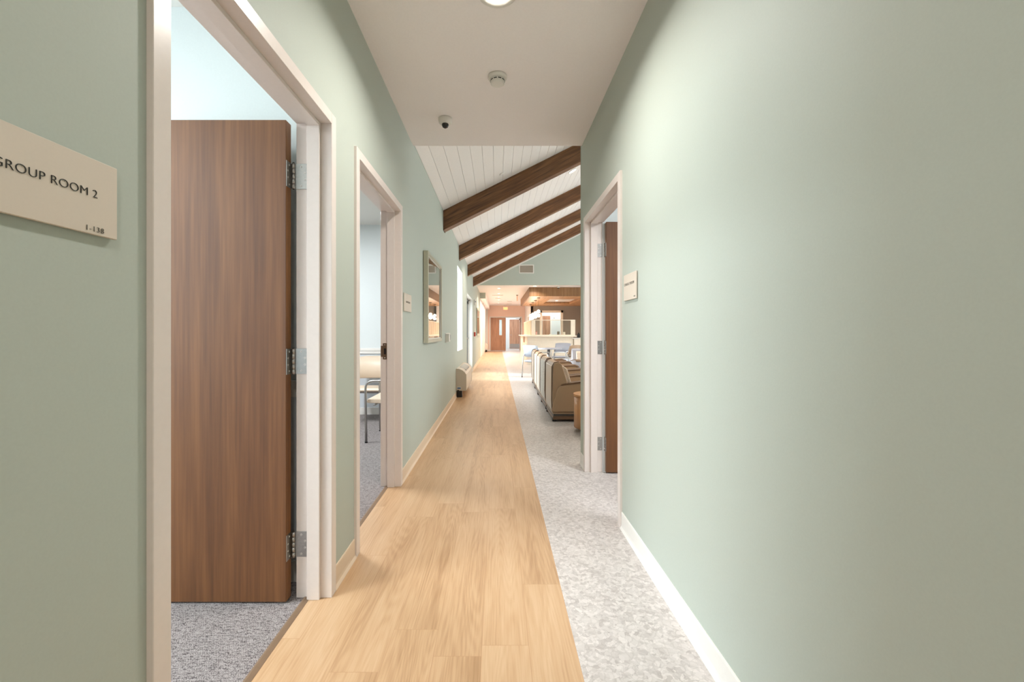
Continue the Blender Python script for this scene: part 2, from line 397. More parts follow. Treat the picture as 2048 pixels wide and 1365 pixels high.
def rounded(pts3, rad, n=5):
    """round the corners of a 3d polyline"""
    P = [Vector(p) for p in pts3]; out = [P[0]]
    for i in range(1, len(P)-1):
        a = (P[i-1]-P[i]); b = (P[i+1]-P[i]); q = min(rad, a.length*0.49, b.length*0.49)
        p0 = P[i]+a.normalized()*q; p2 = P[i]+b.normalized()*q
        for k in range(n+1):
            u = k/n; out.append(p0*(1-u)**2+P[i]*2*u*(1-u)+p2*u*u)
    out.append(P[-1]); return out
def tag(o, label=None, cat=None, group=None, kind=None):
    if label: o['label'] = label
    if cat: o['category'] = cat
    if group: o['group'] = group
    if kind: o['kind'] = kind
    return o
def thing(name, label, cat, loc=(0, 0, 0), rz=0.0, group=None):
    o = bpy.data.objects.new(name, None); C.objects.link(o); o.empty_display_size = 0.1
    o.location = loc; o.rotation_euler = (0, 0, rz); return tag(o, label, cat, group)
def structure(o, label=None): return tag(o, label, None, None, 'structure')
def sempty(name, label=None, loc=(0, 0, 0)):
    o = bpy.data.objects.new(name, None); C.objects.link(o); o.location = loc; return structure(o, label)
def copy_tree(o, parent=None):
    c = o.copy(); C.objects.link(c); c.parent = parent
    for ch in list(o.children): copy_tree(ch, c)
    return c
def text_mesh(txt, size, mat, origin, ux, uy, name='lettering', parent=None, depth=0.0008, align='LEFT', spacing=1.0):
    cu = bpy.data.curves.new('t', 'FONT'); cu.body = txt; cu.size = size; cu.extrude = depth; cu.align_x = align; cu.space_character = spacing; cu.offset = -size*0.02
    to = bpy.data.objects.new('t', cu); C.objects.link(to)
    dg = bpy.context.evaluated_depsgraph_get(); dg.update()
    me = bpy.data.meshes.new_from_object(to.evaluated_get(dg)); bpy.data.objects.remove(to); bpy.data.curves.remove(cu)
    me.materials.clear(); me.materials.append(M[mat]); me.name = name
    ux, uy = Vector(ux), Vector(uy); uz = ux.cross(uy)
    mm = Matrix((ux, uy, uz)).transposed().to_4x4(); mm.translation = Vector(origin)
    me.transform(mm)
    o = bpy.data.objects.new(name, me); C.objects.link(o)
    if parent is not None: o.parent = parent
    return o

# ------------------------------------------------------------------ main dimensions
WX = 0.760          # corridor wall face
WB = 0.895          # room side face of the corridor walls
HC = 2.875          # corridor ceiling
YE = 3.72           # corridor ceiling ends, lounge starts
HE = 2.90           # eave height of the sloping lounge ceiling
YG = 14.90          # gable wall
YF = 26.4           # far wall
RIDGE = 4.24; LX = 9.24
FX = 0.297          # planks end, chips start
def slope_z(x): return HE + 0.5*(x+WX) if x <= RIDGE else HE + 0.5*(RIDGE+WX) - 0.5*(x-RIDGE)

def wall_y(mb, xa, xb, ya, yb, z0, z1, holes, m):
    """wall parallel to Y between xa and xb with rectangular holes (y0,y1,za,zb)"""
    y = ya
    for (h0, h1, za, zb) in sorted(holes):
        mb.box(xa, xb, y, h0, z0, z1, m)
        if za > z0: mb.box(xa, xb, h0, h1, z0, za, m)
        if zb < z1: mb.box(xa, xb, h0, h1, zb, z1, m)
        y = h1
    mb.box(xa, xb, y, yb, z0, z1, m)
def wall_x(mb, ya, yb, xa, xb, z0, z1, holes, m):
    x = xa
    for (h0, h1, za, zb) in sorted(holes):
        mb.box(x, h0, ya, yb, z0, z1, m)
        if za > z0: mb.box(h0, h1, ya, yb, z0, za, m)
        if zb < z1: mb.box(h0, h1, ya, yb, zb, z1, m)
        x = h1
    mb.box(x, xb, ya, yb, z0, z1, m)

D1 = (0.944, 1.857); D2 = (2.237, 3.195); D3 = (2.565, 3.530)   # clear openings
DH = 2.134; FW = 0.050                                           # door height, frame face
WIN = (7.82, 8.93, 0.83, 2.47); ENT = (10.25, 12.45, 0.0, 2.18)

# ------------------------------------------------------------------ floors
f = MB(); f.box(-WB, FX, -4.0, YF+0.06, -0.05, 0.0, 'planks')
structure(f.build('floor_planks'), 'honey oak plank floor strip running down the corridor'); bpy.data.objects['floor_planks'].name = 'floor'
f = MB(); f.box(FX, 9.4, -4.0, 30.6, -0.05, 0.0, 'chips'); f.box(-2.2, FX, YF+0.06, 30.6, -0.05, 0.0, 'chips')
structure(f.build('floor', None), 'pale grey chip-patterned vinyl floor beside the oak planks')
f = MB(); f.box(-4.5, -0.868, -2.2, 2.03, -0.03, 0.002, 'carpet'); f.box(-4.5, -0.868, 2.03, 6.05, -0.03, 0.002, 'carpet')
structure(f.build('floor', None), 'grey looped carpet of the side rooms')
for k, (a, b) in enumerate((D1, D2)):
    f = MB(); f.prism([(-0.868, 0.0), (-0.868, 0.005), (-0.860, 0.006), (-0.842, 0.001), (-0.842, 0.0)], 'Y', a, b, 'strip')
    structure(f.build('trim_%d' % (k+1)), 'brown transition strip where the carpet meets the planks in doorway')
f = MB(); f.box(-30, -0.97, 6.1, 40, -0.12, -0.02, 'concrete')
structure(f.build('floor', None), 'pale concrete paving outside the glass doors')

# ------------------------------------------------------------------ walls
w = MB()
wall_y(w, -WB, -WX, -4.0, 6.1, 0, 3.1, [(D1[0]-0.02, D1[1]+0.02, 0, DH+0.02), (D2[0]-0.02, D2[1]+0.02, 0, DH+0.02)], 'green')
wall_y(w, -0.96, -WX, 6.1, YF+0.1, 0, 3.1, [WIN, ENT], 'green')
structure(w.build('wall_left'), 'sage green left corridor wall')
w = MB(); wall_y(w, WX, WB, -4.0, 3.76, 0, 2.95, [(D3[0]-0.02, D3[1]+0.02, 0, DH+0.02)], 'green')
structure(w.build('wall_right'), 'sage green right corridor wall')
# end of the corridor behind the viewer, and the lounge's near wall above and beside it
w = MB(); w.box(-WB, WB, -4.1, -4.0, 0, 3.0, 'green'); structure(w.build('wall_back'))
w = MB()
w.box(WB, LX, YE-0.06, YE+0.04, 0, 2.9, 'green')
w.prism([(-WX, HC+0.03), (-WX, 3.0)] + [(RIDGE, slope_z(RIDGE)+0.12), (LX+.1, slope_z(LX)+0.1), (LX+.1, 2.88), (-0.2, HC+0.03)], 'Y', YE-0.1, YE-0.005, 'green')
structure(w.build('wall_front'), 'green wall closing the lounge above the corridor ceiling')
w = MB()
wall_y(w, LX, LX+0.2, 3.6, YG+0.1, 0, 3.2, [(4.5, 6.7, 0.7, 3.0), (8.2, 10.4, 0.7, 3.0), (11.9, 14.1, 0.7, 3.0)], 'green')
structure(w.build('wall_east'), 'green lounge wall with added tall windows on the right side')
for k, (a, b) in enumerate(((4.5, 6.7), (8.2, 10.4), (11.9, 14.1))):  # windows added to let light into the lounge, out of view
    wn = sempty('window_%d' % (k+2), 'tall window added to light the lounge, unseen in the right side wall')
    g = MB(); g.box(LX+0.05, LX+0.12, a, a+0.06, 0.7, 3.0); g.box(LX+0.05, LX+0.12, b-0.06, b, 0.7, 3.0); g.box(LX+0.05, LX+0.12, a, b, 0.7, 0.76)
    g.box(LX+0.05, LX+0.12, a, b, 2.94, 3.0); g.box(LX+0.05, LX+0.12, (a+b)/2-0.03, (a+b)/2+0.03, 0.7, 3.0); g.build('window_frame', M['white'], wn)
    g = MB(); g.box(LX+0.08, LX+0.086, a+0.06, b-0.06, 0.76, 2.94); g.build('pane', M['glass'], wn)
# gable
w = MB(); w.prism([(-WX, HE), (-WX, HE+0.12), (RIDGE, slope_z(RIDGE)+0.12), (LX, slope_z(LX)+0.12), (LX, HE)], 'Y', YG, YG+0.1, 'green')
structure(w.build('wall_gable'), 'green gable wall under the sloping ceiling')
# far wall with double door opening
FD = (-0.447, 1.50)
w = MB(); wall_x(w, YF, YF+0.12, -0.97, 1.9, 0, 3.0, [(FD[0], FD[1], 0, DH+0.01)], 'peach'); structure(w.build('wall_far'), 'peach wall with double doors at the far end')
w = MB(); wall_y(w, 1.75, 1.87, 21.5, YF, 0, 3.0, [], 'white'); structure(w.build('wall_passage'), 'white wall right of the far passage')
# back wall of the reception
RO = (2.29, 3.32)
w = MB(); wall_x(w, 21.5, 21.62, 1.75, 7.0, 0, 3.0, [(RO[0], RO[1], 0, 2.24)], 'taupe'); structure(w.build('wall_reception'), 'taupe wall behind the reception desk')
w = MB(); w.box(7.0, 7.1, YG+0.1, 21.6, 0, 3.0, 'taupe'); structure(w.build('wall_side'), 'taupe side wall of the reception')
w = MB(); w.box(7.0, LX+0.1, YG, YG+0.1, 0, HE, 'green'); structure(w.build('wall_corner'))
# room beyond the cased opening, vestibule beyond the double doors
w = MB(); w.box(1.9, 4.6, 24.0, 24.1, 0, 2.9, 'roomwall'); w.box(4.5, 4.6, 21.62, 24.0, 0, 2.9, 'roomwall'); w.box(1.87, 1.97, 21.62, 24.0, 0, 2.9, 'roomwall')
structure(w.build('wall_office'), 'pale wall of the office seen through the cased opening')
w = MB(); w.box(-2.2, 3.0, 30.4, 30.5, 0, 2.9, 'roomwall'); w.box(-2.3, -2.2, YF+0.12, 30.5, 0, 2.9, 'roomwall'); w.box(2.9, 3.0, YF+0.12, 30.5, 0, 2.9, 'roomwall')
structure(w.build('wall_vestibule'), 'pale wall of the vestibule beyond the double doors')
# side rooms
def two_tone(mb, x0, x1, y0, y1, h=2.78):
    mb.box(x0, x1, y0, y1, 0, 0.93, 'roomwall_low'); mb.box(x0, x1, y0, y1, 0.93, h, 'roomwall')
w = MB(); two_tone(w, -4.5, -WB, 1.985, 2.085); structure(w.build('wall_partition'), 'pale partition wall behind the open brown door')
w = MB(); two_tone(w, -4.5, -WB-0.065, 6.0, 6.1); wall_y(w, -4.6, -4.5, -2.2, 6.1, 0, 2.78, [(-0.5, 1.4, 0.85, 2.2)], 'roomwall'); two_tone(w, -4.5, -WB, -2.3, -2.2); structure(w.build('wall_room'), 'pale blue wall of the side room with the chairs')
wn = sempty('window_5', 'daylit window in the far wall of the nearest left room')
g = MB(); g.box(-4.58, -4.52, -0.5, -0.44, 0.85, 2.2); g.box(-4.58, -4.52, 1.34, 1.4, 0.85, 2.2); g.box(-4.58, -4.52, -0.44, 1.34, 0.85, 0.91); g.box(-4.58, -4.52, -0.44, 1.34, 2.14, 2.2); g.box(-4.58, -4.52, 0.42, 0.48, 0.91, 2.14); g.build('window_frame', M['white'], wn)
g = MB(); g.box(-4.553, -4.547, -0.44, 1.34, 0.91, 2.14); g.build('pane', M['glass'], wn)
w = MB(); w.box(WB, 3.6, YE-0.20, YE-0.06, 0, 2.78, 'roomwall'); w.box(3.5, 3.6, -2, YE-0.1, 0, 2.78, 'roomwall'); w.box(WB, 3.6, -2.1, -2, 0, 2.78, 'roomwall')
structure(w.build('wall_consult'), 'pale walls of the consult room')

# ------------------------------------------------------------------ ceilings
c = MB(); c.box(-WB, WB, -4.1, YE, HC, HC+0.1, 'ceil'); structure(c.build('ceiling'), 'flat cream corridor ceiling')
c = MB(); c.box(-4.6, -WB, -2.3, 6.1, 2.76, 2.86, 'white'); structure(c.build('ceiling', None), 'white ceiling of the left side rooms')
c = MB(); c.box(WB, 3.6, -2.1, YE-0.06, 2.76, 2.86, 'white'); structure(c.build('ceiling', None), 'white ceiling of the consult room')
c = MB(); c.box(-0.97, LX, YG+0.1, 30.6, HE, HE+0.1, 'ceil'); c.box(-2.3, -0.97, YF+0.12, 30.6, HE, HE+0.1, 'ceil'); structure(c.build('ceiling', None), 'flat cream ceiling beyond the gable wall')
# sloping board ceiling, boards run along the room
c = MB(); pitch = 0.1205; ang = math.atan(0.5)
c.prism([(-0.97, slope_z(-0.97)+0.03), (RIDGE, slope_z(RIDGE)+0.03), (LX+0.2, slope_z(LX+0.2)+0.03), (LX+0.2, slope_z(LX+0.2)+0.2), (RIDGE, slope_z(RIDGE)+0.2), (-0.97, slope_z(-0.97)+0.2)], 'Y', YE-0.01, YG+0.02, 'board')
x = -0.652-pitch
while x < RIDGE:
    a = max(x, -WX+0.0)+0.0007; b = min(x+pitch, RIDGE)-0.0007; v = 0.0028
    c.prism([(a, slope_z(a)+0.004), (a+v, slope_z(a+v)), (b-v, slope_z(b-v)), (b, slope_z(b)+0.004), (b, slope_z(b)+0.04), (a, slope_z(a)+0.04)], 'Y', YE, YG, 'board')
    x += pitch
x = RIDGE
while x < LX:
    a = x+0.0007; b = x+pitch-0.0007; v = 0.0028
    c.prism([(a, slope_z(a)+0.004), (a+v, slope_z(a+v)), (b-v, slope_z(b-v)), (b, slope_z(b)+0.004), (b, slope_z(b)+0.04), (a, slope_z(a)+0.04)], 'Y', YE, YG, 'board')
    x += pitch
structure(c.build('ceiling', None), 'sloping ceiling of white tongue and groove boards')
# thin white edge where the slope meets the gable
t = MB(); t.prism([(-WX, HE-0.05), (-WX, HE+0.01), (RIDGE, slope_z(RIDGE)+0.01), (RIDGE, slope_z(RIDGE)-0.05)], 'Y', YG-0.02, YG, 'white'); structure(t.build('trim_3'), 'white trim along the gable rake')

# ------------------------------------------------------------------ beams
bn = ['dark stained oak beam across the slope, nearest and largest', 'dark oak ceiling beam, second one back from the viewer',
      'dark oak ceiling beam, third one back from the viewer', 'dark oak ceiling beam, farthest and smallest, before the green gable']
for i, y0 in enumerate((5.78, 8.12, 10.46, 12.80)):
    b = MB(); dz = 0.275
    xa = -WX+0.001
    b.prism([(xa, slope_z(xa)-dz), (xa, slope_z(xa)+0.004), (RIDGE, slope_z(RIDGE)+0.004), (RIDGE, slope_z(RIDGE)-dz)], 'Y', y0, y0+0.15, 'beam', bevel=0.004)
    o = b.build('ceiling_beam', None, None, origin=(xa, y0, slope_z(xa)))
    tag(o, bn[i], 'ceiling beam', 'dark oak beams under the sloping ceiling')
    cpl = MB(); cpl.box(0, 0.012, -0.004, 0.154, -dz-0.004, -0.002, 'beam'); cpl.build('end_plate', None, o)

# ------------------------------------------------------------------ doors
def frame_mesh(s, y0, y1, h, x_in=0.745, x_out=0.905, stop=(0.795, 0.851)):
    """hollow metal frame around a clear opening in a wall on side s (-1 left, +1 right)"""
    fm = MB(); X = lambda a: s*a
    for (a, b) in ((y0-FW, y0), (y1, y1+FW)): fm.box(X(x_in), X(x_out), a, b, 0, h+FW, 'trim', bevel=0.0015, seg=1)
    fm.box(X(x_in), X(x_out), y0, y1, h, h+FW, 'trim', bevel=0.0015, seg=1)
    fm.box(X(stop[0]), X(stop[1]), y0, y0+0.016, 0, h, 'trim', bevel=0.001, seg=1)
    fm.box(X(stop[0]), X(stop[1]), y1-0.016, y1, 0, h, 'trim', bevel=0.001, seg=1)
    fm.box(X(stop[0]), X(stop[1]), y0+0.016, y1-0.016, h-0.016, h, 'trim', bevel=0.001, seg=1)
    return fm
def hinge(parent, s, yj, z, xleaf, dirn):
    """butt hinge of a door standing open at right angles; yj jamb face, dirn +1 when the jamb face looks towards -Y"""
    h = MB()
    y = yj-dirn*0.0015
    h.box(s*0.852, s*0.9065, yj, yj-dirn*0.003, z-0.057, z+0.057, 'steel', bevel=0.0006, seg=1)
    kx, ky = s*0.9135, yj-dirn*0.007
    for k in range(5):
        h.cyl((kx, ky, z-0.057+k*0.0229), 0.0068, 0.0219, 'Z', 'steel', 20)
    h.cyl((kx, ky, z-0.060), 0.0040, 0.121, 'Z', 'steel_dark', 14)
    h.box(s*(xleaf-0.0030), s*(xleaf-0.0002), yj-dirn*0.045, yj-dirn*0.006, z-0.057, z+0.057, 'steel', bevel=0.0006, seg=1)
    h.box(s*0.9120, s*(xleaf-0.0002), yj-dirn*0.0075, yj-dirn*0.0055, z-0.055, z+0.055, 'steel_dark')
    for dz, dx in ((0.043, 0.881), (0.015, 0.864), (-0.015, 0.864), (-0.043, 0.881)):
        h.cyl((s*dx, yj-dirn*0.0040 if dirn > 0 else yj+0.0040, z+dz), 0.0042, 0.0012*dirn, 'Y', 'plastic', 14)
        h.cyl((s*dx, yj-dirn*0.0046, z+dz), 0.0015, 0.0008*dirn, 'Y', 'black', 8)
        yy = yj-dirn*(0.022 if abs(dz) > 0.02 else 0.034)
        h.cyl((s*(xleaf-0.0042), yy, z+dz), 0.0040, 0.0012*s, 'X', 'plastic', 14)
    return h.build('hinge', None, parent)
def lever(parent, x, y, z, ydir, sx):
    l = MB()
    l.cyl((x, y, z), 0.026, ydir*0.008, 'Y', 'steel', 24); l.cyl((x, y+ydir*0.008, z), 0.010, ydir*0.045, 'Y', 'steel', 14)
    l.tube([(x, y+ydir*0.05, z), (x+sx*0.03, y+ydir*0.055, z), (x+sx*0.12, y+ydir*0.05, z)], 0.009, 'steel')
    return l.build('lever', None, parent)

def leaf_mesh(x0, x1, y0, y1, z0=0.010, z1=2.128):
    lf = MB(); e = 0.0
    lf.box(x0, x1, y0, y1, z0, z1, 'doorwood', bevel=0.0015, seg=1)
    return lf
def stained_edge(o):
    """edge faces looking along X take the edge veneer"""
    me = o.data; me.materials.append(M['dooredge']); k = len(me.materials)-1
    for p in me.polygons:
        if abs(p.normal.x) > 0.9: p.material_index = k

d = sempty('door_1', 'brown wooden door standing open in the nearest doorway on the left')
frame_mesh(-1, *D1, DH).build('door_frame', None, d)
lf = leaf_mesh(-0.928, -1.842, 1.812, 1.857).build('door_leaf', None, d); stained_edge(lf)
for z in (1.895, 1.065, 0.243): hinge(lf, -1, D1[1], z, 0.928, 1)
lever(lf, -1.78, 1.812, 0.99, -1, 1)
d = sempty('door_2', 'second doorway on the left with cream metal frame')
fr = frame_mesh(-1, *D2, DH).build('door_frame', None, d)
lf = leaf_mesh(-0.928, -1.842, 2.238, 2.283).build('door_leaf', None, d); stained_edge(lf)
for z in (1.895, 1.065, 0.243): hinge(lf, -1, D2[0], z, 0.928, -1)
sp = MB(); y = D2[1]
sp.box(-0.856, -0.886, y-0.0025, y, 0.985, 1.110, 'bronze', bevel=0.0005, seg=1); sp.box(-0.886, -0.903, y-0.0025, y, 1.005, 1.090, 'bronze')
sp.box(-0.862, -0.878, y-0.0032, y-0.0022, 1.025, 1.070, 'black')
for z in (0.997, 1.098): sp.cyl((-0.871, y-0.0035, z), 0.004, 0.0012, 'Y', 'plastic', 12)
tag(sp.build('strike_plate', None, d), 'bronze strike plate')
d = sempty('door_3', 'brown consult room door standing open on the right')
frame_mesh(1, *D3, DH).build('door_frame', None, d)
lf = leaf_mesh(0.918, 1.83, D3[1]-0.045, D3[1]).build('door_leaf', None, d); stained_edge(lf)
for z in (1.895, 1.065, 0.243): hinge(lf, 1, D3[1], z, 0.918, 1)
lever(lf, 1.77, D3[1]-0.045, 0.99, -1, -1)

# far double door
d = sempty('door_4', 'light walnut double door in the far peach wall')
g = MB(); g.box(FD[0]-0.07, FD[0], YF-0.02, YF+0.14, 0, DH+0.06); g.box(FD[1], FD[1]+0.07, YF-0.02, YF+0.14, 0, DH+0.06); g.box(FD[0], FD[1], YF-0.02, YF+0.14, DH, DH+0.06)
g.build('door_frame', M['white'], d)
g = MB(); wall_x(g, YF+0.03, YF+0.075, FD[0]+0.003, 0.53, 0.02, DH-0.004, [(0.13, 0.27, 1.02, 1.98)], 'fardoor'); lf = g.build('door_leaf', None, d)
g = MB(); g.box(0.11, 0.13, YF+0.02, YF+0.085, 1.0, 2.0); g.box(0.27, 0.29, YF+0.02, YF+0.085, 1.0, 2.0); g.box(0.13, 0.27, YF+0.02, YF+0.085, 1.98, 2.0); g.box(0.13, 0.27, YF+0.02, YF+0.085, 1.0, 1.02); g.build('lite_frame', M['white'], lf)
g = MB(); g.box(0.13, 0.27, YF+0.05, YF+0.056, 1.02, 1.98); g.build('pane', M['glass'], lf)
g = MB(); g.box(FD[1]-0.05, FD[1]-0.004, YF+0.12, YF+1.08, 0.02, DH-0.004, 'fardoor'); lf = g.build('door_leaf', None, d)
g = MB(); g.box(FD[1]-0.10, FD[1]-0.05, YF+0.16, YF+0.40, 1.98, 2.05, 'steel_dark'); g.tube([(FD[1]-0.08, YF+0.2, 2.06), (FD[1]-0.3, YF+0.05, 2.07)], 0.012, 'steel'); g.build('door_closer', None, lf)
g = MB(); g.box(FD[1]-0.11, FD[1]-0.05, YF+0.3, YF+1.0, 0.98, 1.04, 'steel'); g.build('panic_bar', None, lf)
for z in (0.25, 1.05, 1.9):
    g = MB(); g.cyl((FD[1]-0.012, YF+0.125, z-0.06), 0.012, 0.12, 'Z', 'steel_dark', 12); g.build('hinge', None, lf)
d = sempty('door_5', 'light walnut vestibule door with steel kick plate')
g = MB(); g.box(0.82, 0.88, 30.36, 30.4, 0, 2.2); g.box(1.70, 1.76, 30.36, 30.4, 0, 2.2); g.box(0.88, 1.70, 30.36, 30.4, 2.13, 2.2); g.build('door_frame', M['white'], d)
g = MB(); g.box(0.883, 1.697, 30.37, 30.398, 0.01, 2.128, 'fardoor'); lf = g.build('door_leaf', None, d)
g = MB(); g.box(0.90, 1.68, 30.366, 30.369, 0.04, 0.34, 'steel'); g.build('kick_plate', None, lf)
lever(lf, 0.96, 30.368, 1.0, -1, 1)
# office door behind reception
d = sempty('door_6', 'honey wood office door behind the reception desk')
g = MB(); g.box(2.52, 2.60, 23.95, 24.0, 0, 2.22); g.box(3.06, 3.14, 23.95, 24.0, 0, 2.22); g.box(2.60, 3.06, 23.95, 24.0, 2.14, 2.22); g.build('door_frame', M['white'], d)
g = MB(); g.box(2.603, 3.057, 23.96, 23.995, 0.01, 2.138, 'fardoor'); g.build('door_leaf', None, d)
g = MB(); g.box(RO[0]-0.09, RO[0]+0.02, 21.47, 21.64, 0, 2.33); g.box(RO[1]-0.02, RO[1]+0.09, 21.47, 21.64, 0, 2.33); g.box(RO[0]-0.09, RO[1]+0.09, 21.47, 21.64, 2.22, 2.33)
structure(g.build('trim_4', M['cream_lam']), 'cream casing around the opening behind reception')

# ------------------------------------------------------------------ window 1 and glass entrance
wn = sempty('window_1', 'narrow tall daylit window in the left wall')
y0, y1, z0, z1 = WIN
g = MB(); g.box(-0.955, -0.915, y0, y0+0.04, z0, z1); g.box(-0.955, -0.915, y1-0.04, y1, z0, z1); g.box(-0.955, -0.915, y0, y1, z0, z0+0.04); g.box(-0.955, -0.915, y0, y1, z1-0.04, z1)
g.build('window_frame', M['white'], wn)
g = MB(); g.box(-0.938, -0.932, y0+0.04, y1-0.04, z0+0.04, z1-0.04); g.build('pane', M['glass'], wn)
g = MB(); g.box(-0.915, -0.752, y0+0.002, y1-0.002, z0-0.004, z0+0.012, 'white', bevel=0.003); g.build('window_sill', None, wn)
g = MB(); g.box(-0.915, -0.7605, y0, y0+0.006, z0, z1); g.box(-0.915, -0.7605, y1-0.006, y1, z0, z1); g.box(-0.915, -0.7605, y0, y1, z1-0.006, z1); g.build('reveal', M['white'], wn)
d = sempty('door_7', 'pair of glazed aluminium entrance doors in the left wall')
y0, y1, _, z1 = ENT; ym = (y0+y1)/2
g = MB()
g.box(-0.965, -0.90, y0, y0+0.05, 0, z1); g.box(-0.965, -0.90, y1-0.05, y1, 0, z1); g.box(-0.965, -0.90, y0, y1, z1-0.06, z1); g.build('door_frame', M['greyframe'], d)
g = MB(); g.box(-0.90, -0.7605, y0, y0+0.006, 0, z1); g.box(-0.90, -0.7605, y1-0.006, y1, 0, z1); g.box(-0.90, -0.7605, y0, y1, z1-0.006, z1); g.build('reveal', M['white'], d)
for (a, b, hs) in ((y0+0.055, ym-0.003, 1), (ym+0.003, y1-0.055, -1)):
    g = MB()
    g.box(-0.955, -0.915, a, a+0.09, 0.01, z1-0.065); g.box(-0.955, -0.915, b-0.09, b, 0.01, z1-0.065); g.box(-0.955, -0.915, a, b, 0.01, 0.26); g.box(-0.955, -0.915, a, b, z1-0.16, z1-0.065)
    lf = g.build('door_leaf', M['greyframe'], d)
    g = MB(); g.box(-0.938, -0.932, a+0.09, b-0.09, 0.26, z1-0.16); g.build('pane', M['glass'], lf)
    g = MB(); g.tube([(-0.915, a+0.05, 1.02), (-0.86, a+0.08, 1.02), (-0.86, b-0.08, 1.02), (-0.915, b-0.05, 1.02)], 0.018, 'steel'); g.build('push_bar', None, lf)
    yh = a+0.15 if hs > 0 else b-0.15
    g = MB(); g.box(-0.915, -0.86, yh-0.12, yh+0.12, z1-0.14, z1-0.07, 'steel_dark', bevel=0.006); g.tube([(-0.87, yh, z1-0.06), (-0.82, yh+hs*0.12, z1-0.05), (-0.89, yh+hs*0.3, z1-0.05)], 0.009, 'steel_dark'); g.build('door_closer', None, lf)

# ------------------------------------------------------------------ baseboards
def baseboard(mb, s, ya, yb, m='base', x=WX):
    f = lambda a: s*(x-a)
    mb.prism([(f(0), 0), (f(0.016), 0.0), (f(0.015), 0.004), (f(0.0075), 0.017), (f(0.006), 0.03), (f(0.006), 0.097), (f(0.004), 0.102), (f(0), 0.102)], 'Y', ya, yb, m)
b = MB()
for a, c_ in ((-4.0, D1[0]-FW-0.001), (D1[1]+FW+0.001, D2[0]-FW-0.001), (D2[1]+FW+0.001, ENT[0]), (ENT[1], YF)): baseboard(b, -1, a, c_)
structure(b.build('baseboard_left'), 'cream vinyl cove base along the left wall')
b = MB()
for a, c_ in ((-4.0, D3[0]-FW-0.001), (D3[1]+FW+0.001, 3.76)): baseboard(b, 1, a, c_, 'white')
structure(b.build('baseboard_right'), 'white vinyl cove base along the right wall')
b = MB(); b.box(-4.49, -WB-0.065, 5.985, 6.0, 0, 0.10, 'white'); b.box(-4.49, -WB-0.0, 1.972, 1.985, 0, 0.10, 'white')
structure(b.build('baseboard_room'), 'white base along the side room wall')
b = MB()
for yy in (5.978, 1.965):
    b.box(-4.49, -WB-0.001 if yy < 3 else -WB-0.066, yy, yy+0.022, 0.925, 0.965, 'white', bevel=0.004); b.box(-4.49, -WB-0.001 if yy < 3 else -WB-0.066, yy+0.008, yy+0.021, 0.885, 0.925, 'white')
structure(b.build('trim_5'), 'white chair rail around the side rooms')
b = MB(); b.box(-0.76, FD[0]-0.07, YF-0.012, YF, 0, 0.1, 'white'); b.box(FD[1]+0.07, 1.75, YF-0.012, YF, 0, 0.1, 'white'); b.box(1.738, 1.75, 21.5, YF, 0, 0.1, 'white')
structure(b.build('baseboard_far'), 'white base at the far wall')
# bulkhead along the far left wall
b = MB(); b.box(-WX, -0.517, 17.8, 17.83, 2.65, HE, 'green'); b.box(-WX, -0.517, 17.83, YF, 2.65, HE, 'ceil'); structure(b.build('trim_6'), 'boxed bulkhead with green end at the left ceiling edge')
b = MB(); b.box(-WX+0.001, -WX+0.02, 17.85, YF, 0.1, 2.65, 'ceil'); b.box(-WX, -WX+0.05, 20.4, 20.5, 0, 2.65, 'trim'); b.box(-WX, -WX+0.05, 22.2, 22.3, 0, 2.65, 'trim'); structure(b.build('trim_7'), 'cream wall lining with door casings along the far left passage')
b = MB(); b.box(-WX, -0.62, YF-0.06, YF-0.001, 0, 2.65, 'white'); structure(b.build('trim_8'), 'white corner post at the left end of the far wall')
# right corner bead
b = MB(); b.box(WX-0.003, WX+0.03, 3.755, 3.764, 0, HC+0.02, 'green'); structure(b.build('trim_9'), 'corner bead at the end of the right wall')

# ------------------------------------------------------------------ signs
def sign(side, y0, y1, z0, z1, label, lines, name='room_sign', th=0.010):
    s = -1 if side == 'left' else 1
    o = thing(name, label, 'sign', (s*WX, (y0+y1)/2, (z0+z1)/2))
    X = 0.0; hy = (y1-y0)/2; hz = (z1-z0)/2
    p = MB(); p.box(0, -s*0.003, -hy+0.012, hy-0.012, -hz+0.012, hz-0.012, 'ink_soft'); p.box(-s*0.003, -s*th, -hy, hy, -hz, hz, 'sign', bevel=0.001, seg=1); p.build('panel', None, o)
    ux = (0, 1, 0) if s < 0 else (0, -1, 0)
    for (txt, size, u, zz, mat, al, spc) in lines:   # u along reading direction from the panel's left edge
        yy = -hy+u if s < 0 else hy-u
        text_mesh(txt, size, mat, (-s*(th+0.0004), yy, zz), ux, (0, 0, 1), 'lettering', o, 0.0008, al, spc)
    return o
sign('left', 0.553, 0.815, 1.377, 1.517, 'cream GROUP ROOM 2 sign on the green wall left of the first doorway',
     [('GROUP ROOM 2', 0.0212, 0.2215, -0.0015, 'ink', 'RIGHT', 1.04), ('1-138', 0.0145, 0.234, -0.0650, 'ink_soft', 'RIGHT', 1.1)])
sign('left', 3.33, 3.60, 1.368, 1.515, 'small cream room sign on the green wall right of the second doorway',
     [('GROUP ROOM 1', 0.0215, 0.135, -0.003, 'ink_soft', 'CENTER', 1.0)])
sign('right', 2.235, 2.455, 1.380, 1.530, 'white CONSULT ROOM sign on the right wall beside the consult door',
     [('CONSULT ROOM', 0.0225, 0.10, 0.010, 'ink_soft', 'CENTER', 1.0), ('1-137', 0.010, 0.205, -0.064, 'ink_soft', 'RIGHT', 1.0)])

